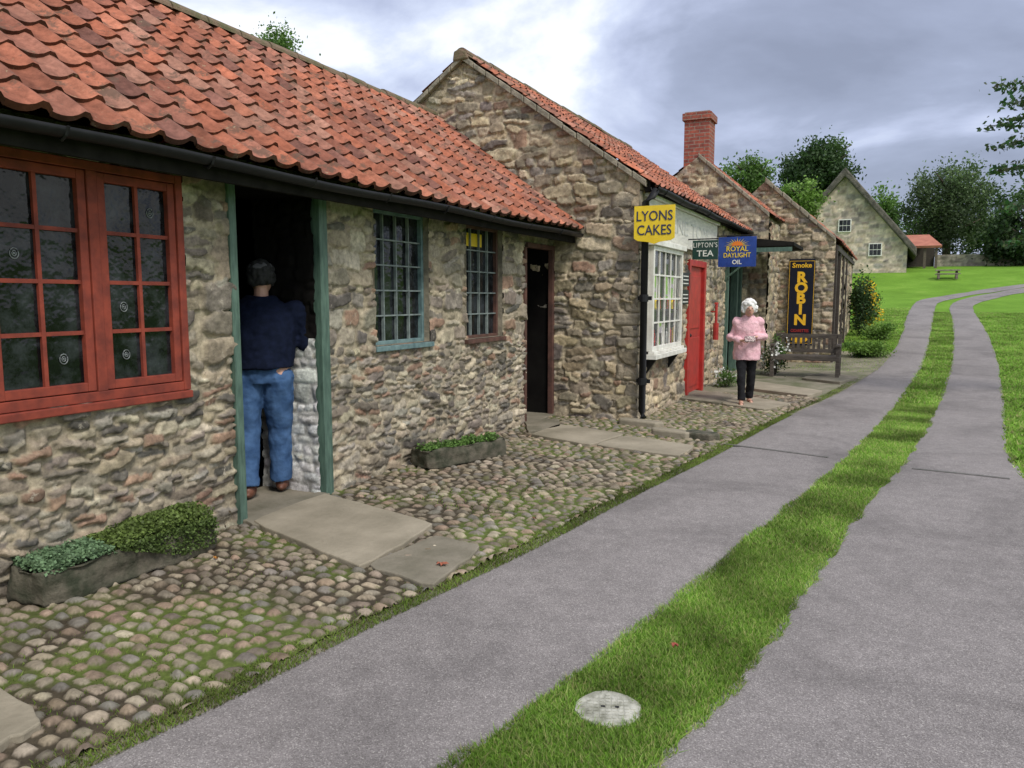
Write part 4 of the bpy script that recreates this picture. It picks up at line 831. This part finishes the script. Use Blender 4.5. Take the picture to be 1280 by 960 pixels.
shrub('small green plant with white flowers at the foot of the shop wall',905,484,.5,.35,1300,.04,GM,((.7,.7,.66),120))
shrub('purple grey woody herb beside the green door post',258,664,.28,.15,1100,.025,[(.17,.11,.085),(.12,.10,.065)])
shrub('dark climbing ivy at the far corner of the barn',1073,420,.7,1.9,2600,.09,GD)
# bench
pb=G(1008,472); yb=pb.y; xb0=WY(965,450,yb)[0]; xb1=WY(1050,450,yb)[0]; gb=g(yb); DW=M['benchwood']
t=thing('garden_bench','weathered wooden slatted bench in front of the end gable','bench',((xb0+xb1)/2,yb,gb+.02)); w2=(xb1-xb0)/2
mb=MB(); 
for k in range(4): mb.box(-w2,w2,-.22+k*.11,-.12+k*.11,.38,.42)
mb.box(-w2,w2,-.25,-.225,.33,.41)
mb.build('seat',DW,t,local=True,bevel=.004)
mb=MB(); mb.box(-w2,w2,.215,.26,.74,.82); mb.box(-w2,w2,.215,.26,.46,.53)
k=-w2+.05
while k<w2-.05: mb.box(k,k+.05,.22,.25,.53,.74); k+=.095
mb.build('backrest',DW,t,local=True)
for sx in (-1,1):
    xx=sx*(w2-.03)
    for (yy,h_) in ((-.2,.60),(.235,.82)):
        mb=MB(); mb.box(xx-.035,xx+.035,yy-.035,yy+.035,0,h_); mb.build('leg',DW,t,local=True)
    mb=MB(); mb.box(xx-.04,xx+.04,-.27,.19,.60,.64); mb.build('armrest',DW,t,local=True,bevel=.005)
# manhole cover
p=G(760,887); t=thing('access_cover','small pale rough round access cover set flush in the grass strip','cover',(p.x,p.y,.0),R(20))
mb=MB(); pts=[]
for k in range(28):
    a=2*math.pi*k/28; rr=.132*random.uniform(.93,1.03); pts.append((rr*math.cos(a),rr*math.sin(a),0))
mb.prism(pts,(0,0,-.02),(0,0,.010)); mb.build('rim',M['concrete'],t,local=True,bevel=.004)
mb=MB()
for k in range(-4,5):
    for j in range(-4,5):
        if k*k+j*j<17: mb.box(k*.024-.0095,k*.024+.0095,j*.024-.0095,j*.024+.0095,.010,.0125)
o=mb.build('lid',M['concrete'],t,local=True)
for xx in (-.02,.035): mb=MB(); mb.box(xx-.008,xx+.008,-.005,.005,.0125,.0145); mb.build('key_slot',M['black'],o,local=True)
for i,(px,py,mt,lb) in enumerate(((553,716,(.34,.10,.05),'curled rusty brown leaf on the grey flagstone'),(270,706,(.5,.22,.04),'orange leaf on the cobbles near the trough'),(843,818,(.34,.08,.05),'small red leaf in the grass strip'),(668,655,(.28,.1,.05),'brown leaf on the cobbles near the path edge'))):
    p=G(px,py); r=.045 if i==0 else .02; mb=MB(); vs=[(0,0,.01)]
    for k in range(14):
        a=2*math.pi*k/14; rr=r*(1 if k%2 else .6); vs.append((rr*math.cos(a),rr*.7*math.sin(a),random.uniform(0,.02)))
    mb.add(vs,[(0,1+k,1+(k+1)%14) for k in range(14)]); o=mb.build('fallen_leaf',pm('leaf%d'%i,mt,None,30,.7,0)); o.location=(p.x,p.y,.05 if i in (0,) else .035); tag(o,lb,'leaf')
# ================================================================ grass blades
def blades(name,x,y,h,w_,pal,z0=.0,label=None):
    n=len(x); a=RG.uniform(0,2*math.pi,n); hh=h*RG.uniform(.5,1.3,n); lean=RG.normal(size=(n,2))*hh[:,None]*.6; z=np.interp(y,[k[0] for k in GK],[k[1] for k in GK])+z0
    dx=np.cos(a)*w_/2; dy=np.sin(a)*w_/2
    V=np.stack([np.stack([x-dx,y-dy,z],1),np.stack([x+dx,y+dy,z],1),np.stack([x+lean[:,0],y+lean[:,1],z+hh],1)],1).reshape(-1,3)
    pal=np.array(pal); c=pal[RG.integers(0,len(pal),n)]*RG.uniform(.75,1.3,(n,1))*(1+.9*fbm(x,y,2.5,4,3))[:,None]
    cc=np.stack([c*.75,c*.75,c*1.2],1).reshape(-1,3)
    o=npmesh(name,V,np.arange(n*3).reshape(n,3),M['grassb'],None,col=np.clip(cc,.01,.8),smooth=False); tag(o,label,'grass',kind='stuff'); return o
GP=[(.18,.34,.045),(.24,.39,.06),(.15,.28,.04),(.30,.42,.11),(.36,.37,.14)]
def interp_x(P,y): return np.interp(y,[p.y for p in P],[p.x for p in P])
def fill(n,y0,y1,fa,fb,ov=.03,p=1.):
    y=y0+(y1-y0)*RG.random(n)**p; a=fa(y)-ov; b=fb(y)+ov; return a+(b-a)*RG.random(n),y
xs_,ys_=fill(65000,1.2,5.,lambda y:interp_x(LB,y)-.05*vn(y,y*0,3,2)-.03*vn(y,y*0,11,2),lambda y:interp_x(RA,y)+.05*vn(y,y*0,4,3)+.04*vn(y,y*0,13,3),p=1.2); x2,y2=fill(45000,5.,13.,lambda y:interp_x(LB,y)-.06*vn(y,y*0,4,2),lambda y:interp_x(RA,y)+.06*vn(y,y*0,4,3),p=1.2)
cp=G(760,887); kk=((xs_-cp.x)**2+(ys_-cp.y)**2)>.124**2; xs_,ys_=xs_[kk],ys_[kk]
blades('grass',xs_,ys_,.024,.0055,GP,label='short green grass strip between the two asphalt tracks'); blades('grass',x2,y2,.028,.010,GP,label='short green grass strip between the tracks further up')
x3,y3=fill(50000,8.,34.,lambda y:interp_x(RB,y),lambda y:interp_x(RB,y)+3.5,p=1.3); x4,y4=fill(16000,13.,34.,lambda y:interp_x(LB,y),lambda y:interp_x(RA,y)); x5,y5=fill(16000,17.,36.,lambda y:interp_x(LA,y)-1.6,lambda y:interp_x(LA,y))
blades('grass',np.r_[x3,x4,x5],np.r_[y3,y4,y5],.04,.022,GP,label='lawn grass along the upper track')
x6,y6=fill(26000,1.,11.,lambda y:interp_x(LA,y)-.10+.06*fbm(y,y*0,2.5,6,3),lambda y:interp_x(LA,y)+.015); 
x7,y7=fill(34000,1.,9.5,lambda y:y*0+XA+.15,lambda y:interp_x(LA,y)); k=(fbm(x7,y7,1.6,7,3)+.25*(x7-XA)/2-.1)>.14
x8,y8=fill(6000,9.6,17.,lambda y:interp_x(LA,y)-.1,lambda y:interp_x(LA,y)-.02)
xv=np.r_[x6,x7[k],x8]; yv=np.r_[y6,y7[k],y8]; k=np.ones(len(xv),bool)
for sp_ in SP: k&=~pip(xv,yv,sp_)
blades('verge_grass',xv[k],yv[k],.020,.006,[(.14,.22,.035),(.19,.28,.05),(.11,.16,.03),(.16,.14,.07)],z0=.010,label='moss and short grass growing between the cobbles and along the path edge')
# ================================================================ people
def loft(mb,rings,seg=16):
    vs=[];fs=[]
    for (x,y,z,rx,ry) in rings:
        for k in range(seg):
            t=2*math.pi*k/seg; vs.append((x+rx*math.cos(t),y+ry*math.sin(t),z))
    for i in range(len(rings)-1):
        for k in range(seg): fs.append((i*seg+k,i*seg+(k+1)%seg,(i+1)*seg+(k+1)%seg,(i+1)*seg+k))
    fs+=[tuple(range(seg))[::-1],tuple(range(len(vs)-seg,len(vs)))]; mb.add(vs,fs)
def limb(mb,pts,rs):
    mb.tube(pts,rs,12); 
    for p,r in zip(pts,rs): mb.ell(p,r,r,r,12,8)
def fuse(mb,name,mat,parent,vox,sm=4):
    o=mb.build(name,mat,parent,smooth=True,local=True); r=o.modifiers.new('fuse','REMESH'); r.mode='VOXEL'; r.voxel_size=vox; r.use_smooth_shade=True
    s=o.modifiers.new('smooth','SMOOTH'); s.iterations=sm; s.factor=.5; return o
def hand(mb,w_,d,side,nrm,s):
    d=Vector(d).normalized(); nrm=Vector(nrm).normalized(); acr=d.cross(nrm).normalized()*side; w_=Vector(w_)
    for q in (-1,0,1): limb(mb,[w_+acr*q*.012*s,w_+d*.075*s+acr*q*.022*s],[.017*s,.014*s])
    for i,(of,ln) in enumerate(((-.031,.06),(-.011,.07),(.010,.066),(.030,.052))):
        b=w_+d*.078*s+acr*of*s; m_=b+d*ln*.5*s+nrm*.012*s; e=m_+d*ln*.2*s+nrm*ln*.42*s; limb(mb,[b,m_,e],[.0095*s,.0088*s,.0078*s])
    b=w_+d*.02*s-acr*.02*s; m_=b+(d*.5-acr+nrm*.4).normalized()*.035*s; limb(mb,[b,m_,m_+(d+nrm*.8).normalized()*.03*s],[.012*s,.0105*s,.009*s])
def figure(root,s,sh,arms,lean,headf,mats,hem,feet,shoe,hairm,headz=1.452,hs=1.,trw=1.,legx=.078,curl=.02):
    P=lambda x,y,z:Vector((x*s,(y-lean*max(0,z-.85))*s,z*s))
    hd=P(0,headf,headz)
    b=MB(); b.ell(hd,.070*s,.088*s,.106*s,18,14); b.ell(hd+Vector((0,-.03*s,-.05*s)),.05*s,.05*s,.05*s); b.tube([P(0,0,1.22),P(0,headf*.6,1.38)],[.052*s,.047*s],12)
    nz=hd+Vector((0,-.09*s,-.008*s)); b.tube([nz+Vector((0,.012*s,.028*s)),nz+Vector((0,-.012*s,-.01*s))],[.008*s,.013*s],8)
    for sx in (-1,1): b.ell(hd+Vector((sx*.072*s,.005*s,-.005*s)),.012*s,.02*s,.03*s)
    tor=[P(0,0,z) for z in (.78,.9,1.0,1.12,1.22,1.28)]; rr=[(.14,.10),(.15,.11),(.13,.095),(.145,.10),(.15,.085),(.08,.06)]
    loft(b,[(p.x,p.y,p.z,a*s,c_*s) for p,(a,c_) in zip(tor,rr)])
    for sx,arm in zip((-1,1),arms):
        S0=P(sx*(sh-.03),0,1.23); E_=P(*arm[0]); Wr=P(*arm[1]); limb(b,[S0,E_,Wr],[.042*s,.034*s,.024*s]); hand(b,Wr,P(*arm[2])-Wr,sx,arm[3],s*.95)
        ft=feet[0] if sx<0 else feet[1]
        Hp=P(sx*(legx-.003),0,.82); K_=Vector((sx*legx*s,(ft*.5-.015)*s,.45*s)); An=Vector((sx*(legx-.003)*s,ft*s+.03*s,.075*s)); limb(b,[Hp,K_,An],[.08*s*trw,.05*s,.034*s]); limb(b,[An+Vector((0,.01,-.02)),An+Vector((sx*.01*s,-.09*s,-.04*s)),An+Vector((sx*.015*s,-.15*s,-.048*s))],[.034*s,.032*s,.024*s])
    fuse(b,'body',M['skin'],root,.0065,2)
    b=MB(); tz=(hem,.86,1.0,1.12,1.22,1.275,1.33); rr=mats['topr']
    tor=[P(0,0,z) for z in tz]; loft(b,[(p.x,p.y,p.z,a*s,c_*s) for p,(a,c_) in zip(tor,rr)])
    sw=mats.get('sleeve',1.)
    for sx,arm in zip((-1,1),arms):
        S0=P(sx*(sh-.02),0,1.225); E_=P(*arm[0]); Wr=P(*arm[1]); limb(b,[P(sx*.08,0,1.235),S0,E_,E_.lerp(Wr,.92)],[.05*s,.064*s*sw,.054*s*sw,.042*s*sw])
    o=fuse(b,mats['topn'],mats['top'],root,.010,5)
    tx=bpy.data.textures.new('folds','CLOUDS'); tx.noise_scale=.11; dm=o.modifiers.new('folds','DISPLACE'); dm.texture=tx; dm.strength=mats.get('fold',.022); dm.mid_level=.5; dm.texture_coords='LOCAL'
    b=MB(); loft(b,[(0,0,z*s,a*s,c_*s) for z,a,c_ in ((.76,.15*trw,.11),(.86,.155*trw,.115),(.94,.14*trw,.10))])
    for sx in (-1,1):
        ft=feet[0] if sx<0 else feet[1]; Hp=Vector((sx*legx*s,0,.80*s)); K_=Vector((sx*legx*s,(ft*.5-.015)*s,.45*s)); An=Vector((sx*(legx-.002)*s,ft*s+.03*s,.085*s))
        b.tube([Hp,Hp.lerp(K_,.5),K_,K_.lerp(An,.5),An],[.092*s*trw,.086*s*trw,.070*s*trw,.066*s*trw,.062*s*trw],14); b.ell(Hp,.095*s*trw,.1*s,.095*s)
    o=fuse(b,'trousers',mats['trs'],root,.009,3); dm=o.modifiers.new('folds','DISPLACE'); dm.texture=tx; dm.strength=.03; dm.texture_coords='LOCAL'
    for sx in (-1,1):
        ft=feet[0] if sx<0 else feet[1]; An=Vector((sx*(legx-.003)*s,ft*s+.03*s,.075*s)); b=MB()
        if shoe=='sandal':
            b.ell(An+Vector((sx*.01*s,-.065*s,-.066*s)),.04*s,.12*s,.012*s,14,6); b.ell(An+Vector((sx*.012*s,-.11*s,-.035*s)),.037*s,.022*s,.022*s,12,6)
            b.build('sandal',mats['shoe'],root,smooth=True,local=True)
        else:
            b.ell(An+Vector((0,-.06*s,-.038*s)),.042*s,.125*s,.036*s,14,8); b.ell(An+Vector((0,.0,-.02*s)),.042*s,.055*s,.05*s); fuse(b,'shoe',mats['shoe'],root,.008,2)
    b=MB(); rnd=random.Random(3)
    b.ell(hd+Vector((0,.024*s,.028*s)),.082*s*hs,.088*s*hs,.095*s*hs,16,12)
    for k in range(150):
        t=rnd.uniform(0,2*math.pi); ph=rnd.uniform(-.55,1); q=math.sqrt(max(0,1-ph*ph)); dv=Vector((math.cos(t)*q,math.sin(t)*q,ph))
        if dv.y<-.35 and dv.z<.36: continue
        b.ell(hd+Vector((dv.x*.083*s*hs,.018*s+dv.y*.087*s*hs,.02*s+dv.z*.098*s*hs)),*([curl*s*rnd.uniform(.7,1.2)]*3),8,6)
    fuse(b,'hair',hairm,root,.008,1)
    for sx in (-1,1):
        b=MB(); b.ell(hd+Vector((sx*.028*s,-.079*s,.006*s)),.011*s,.007*s,.006*s); b.build('eye',M['eyem'],root,smooth=True,local=True)
    b=MB(); b.ell(hd+Vector((0,-.083*s,-.052*s)),.022*s,.008*s,.006*s); b.build('mouth',M['lip'],root,smooth=True,local=True)
    return hd
p=G(931,507)
wr=thing('person','person with white curly hair in a pink jacket and black trousers walking past the shops','person',(p.x,p.y,.02),R(16))
arms=[((-.235,.02,1.0),(-.13,-.19,.96),(-.05,-.25,.97),(0,-.2,-1)),((.235,.01,1.01),(.11,-.20,1.02),(.03,-.26,1.01),(0,-.2,-1))]
figure(wr,1.0,.175,arms,.16,-.07,dict(top=M['pink'],topn='jacket',trs=M['trous'],shoe=M['leather'],sleeve=1.2,fold=.03,topr=[(.195,.155),(.195,.155),(.19,.15),(.188,.145),(.178,.12),(.115,.095),(.068,.065)]),.67,(-.20,.12),'sandal',M['hair'],headz=1.42,hs=1.2,trw=.9,curl=.024)
b=MB(); b.box(-.075,.075,-.02,.02,-.045,.045); o=b.build('purse',M['floral'],bevel=.015); mt=W[wr.name]@Matrix.Translation((0,-.32,.99)); o.location=mt.translation; o.rotation_euler=(R(-20),0,R(16)); tag(o,'small floral purse held in both hands of the walking person','purse')
p=G(343,624)
mr=thing('person','person in navy sweater and blue jeans leaning into the first doorway, back turned','person',(p.x-.07,p.y-.02,.03),R(216))
arms=[((-.29,-.04,1.02),(-.18,-.28,1.12),(-.14,-.34,1.14),(.5,0,-1)),((.29,-.04,1.02),(.18,-.28,1.12),(.14,-.34,1.14),(-.5,0,-1))]
hd=figure(mr,1.19,.245,arms,.20,-.03,dict(top=M['sweater'],topn='sweater',trs=M['denim'],shoe=M['leather'],sleeve=1.3,fold=.035,topr=[(.205,.15),(.21,.155),(.225,.165),(.245,.17),(.24,.14),(.16,.115),(.092,.088)]),.86,(-.12,.06),'shoe',M['greyhair'],headz=1.445,trw=1.16,legx=.098)
b=MB(); b.ell(hd+Vector((0,.015,.085)),.105,.118,.055,18,10); b.ell(hd+Vector((0,-.12,.06)),.07,.07,.012,14,6); fuse(b,'cap',pm('grey cap',(.16,.16,.17),(.09,.09,.1),30,.8,.3),mr,.009,1)
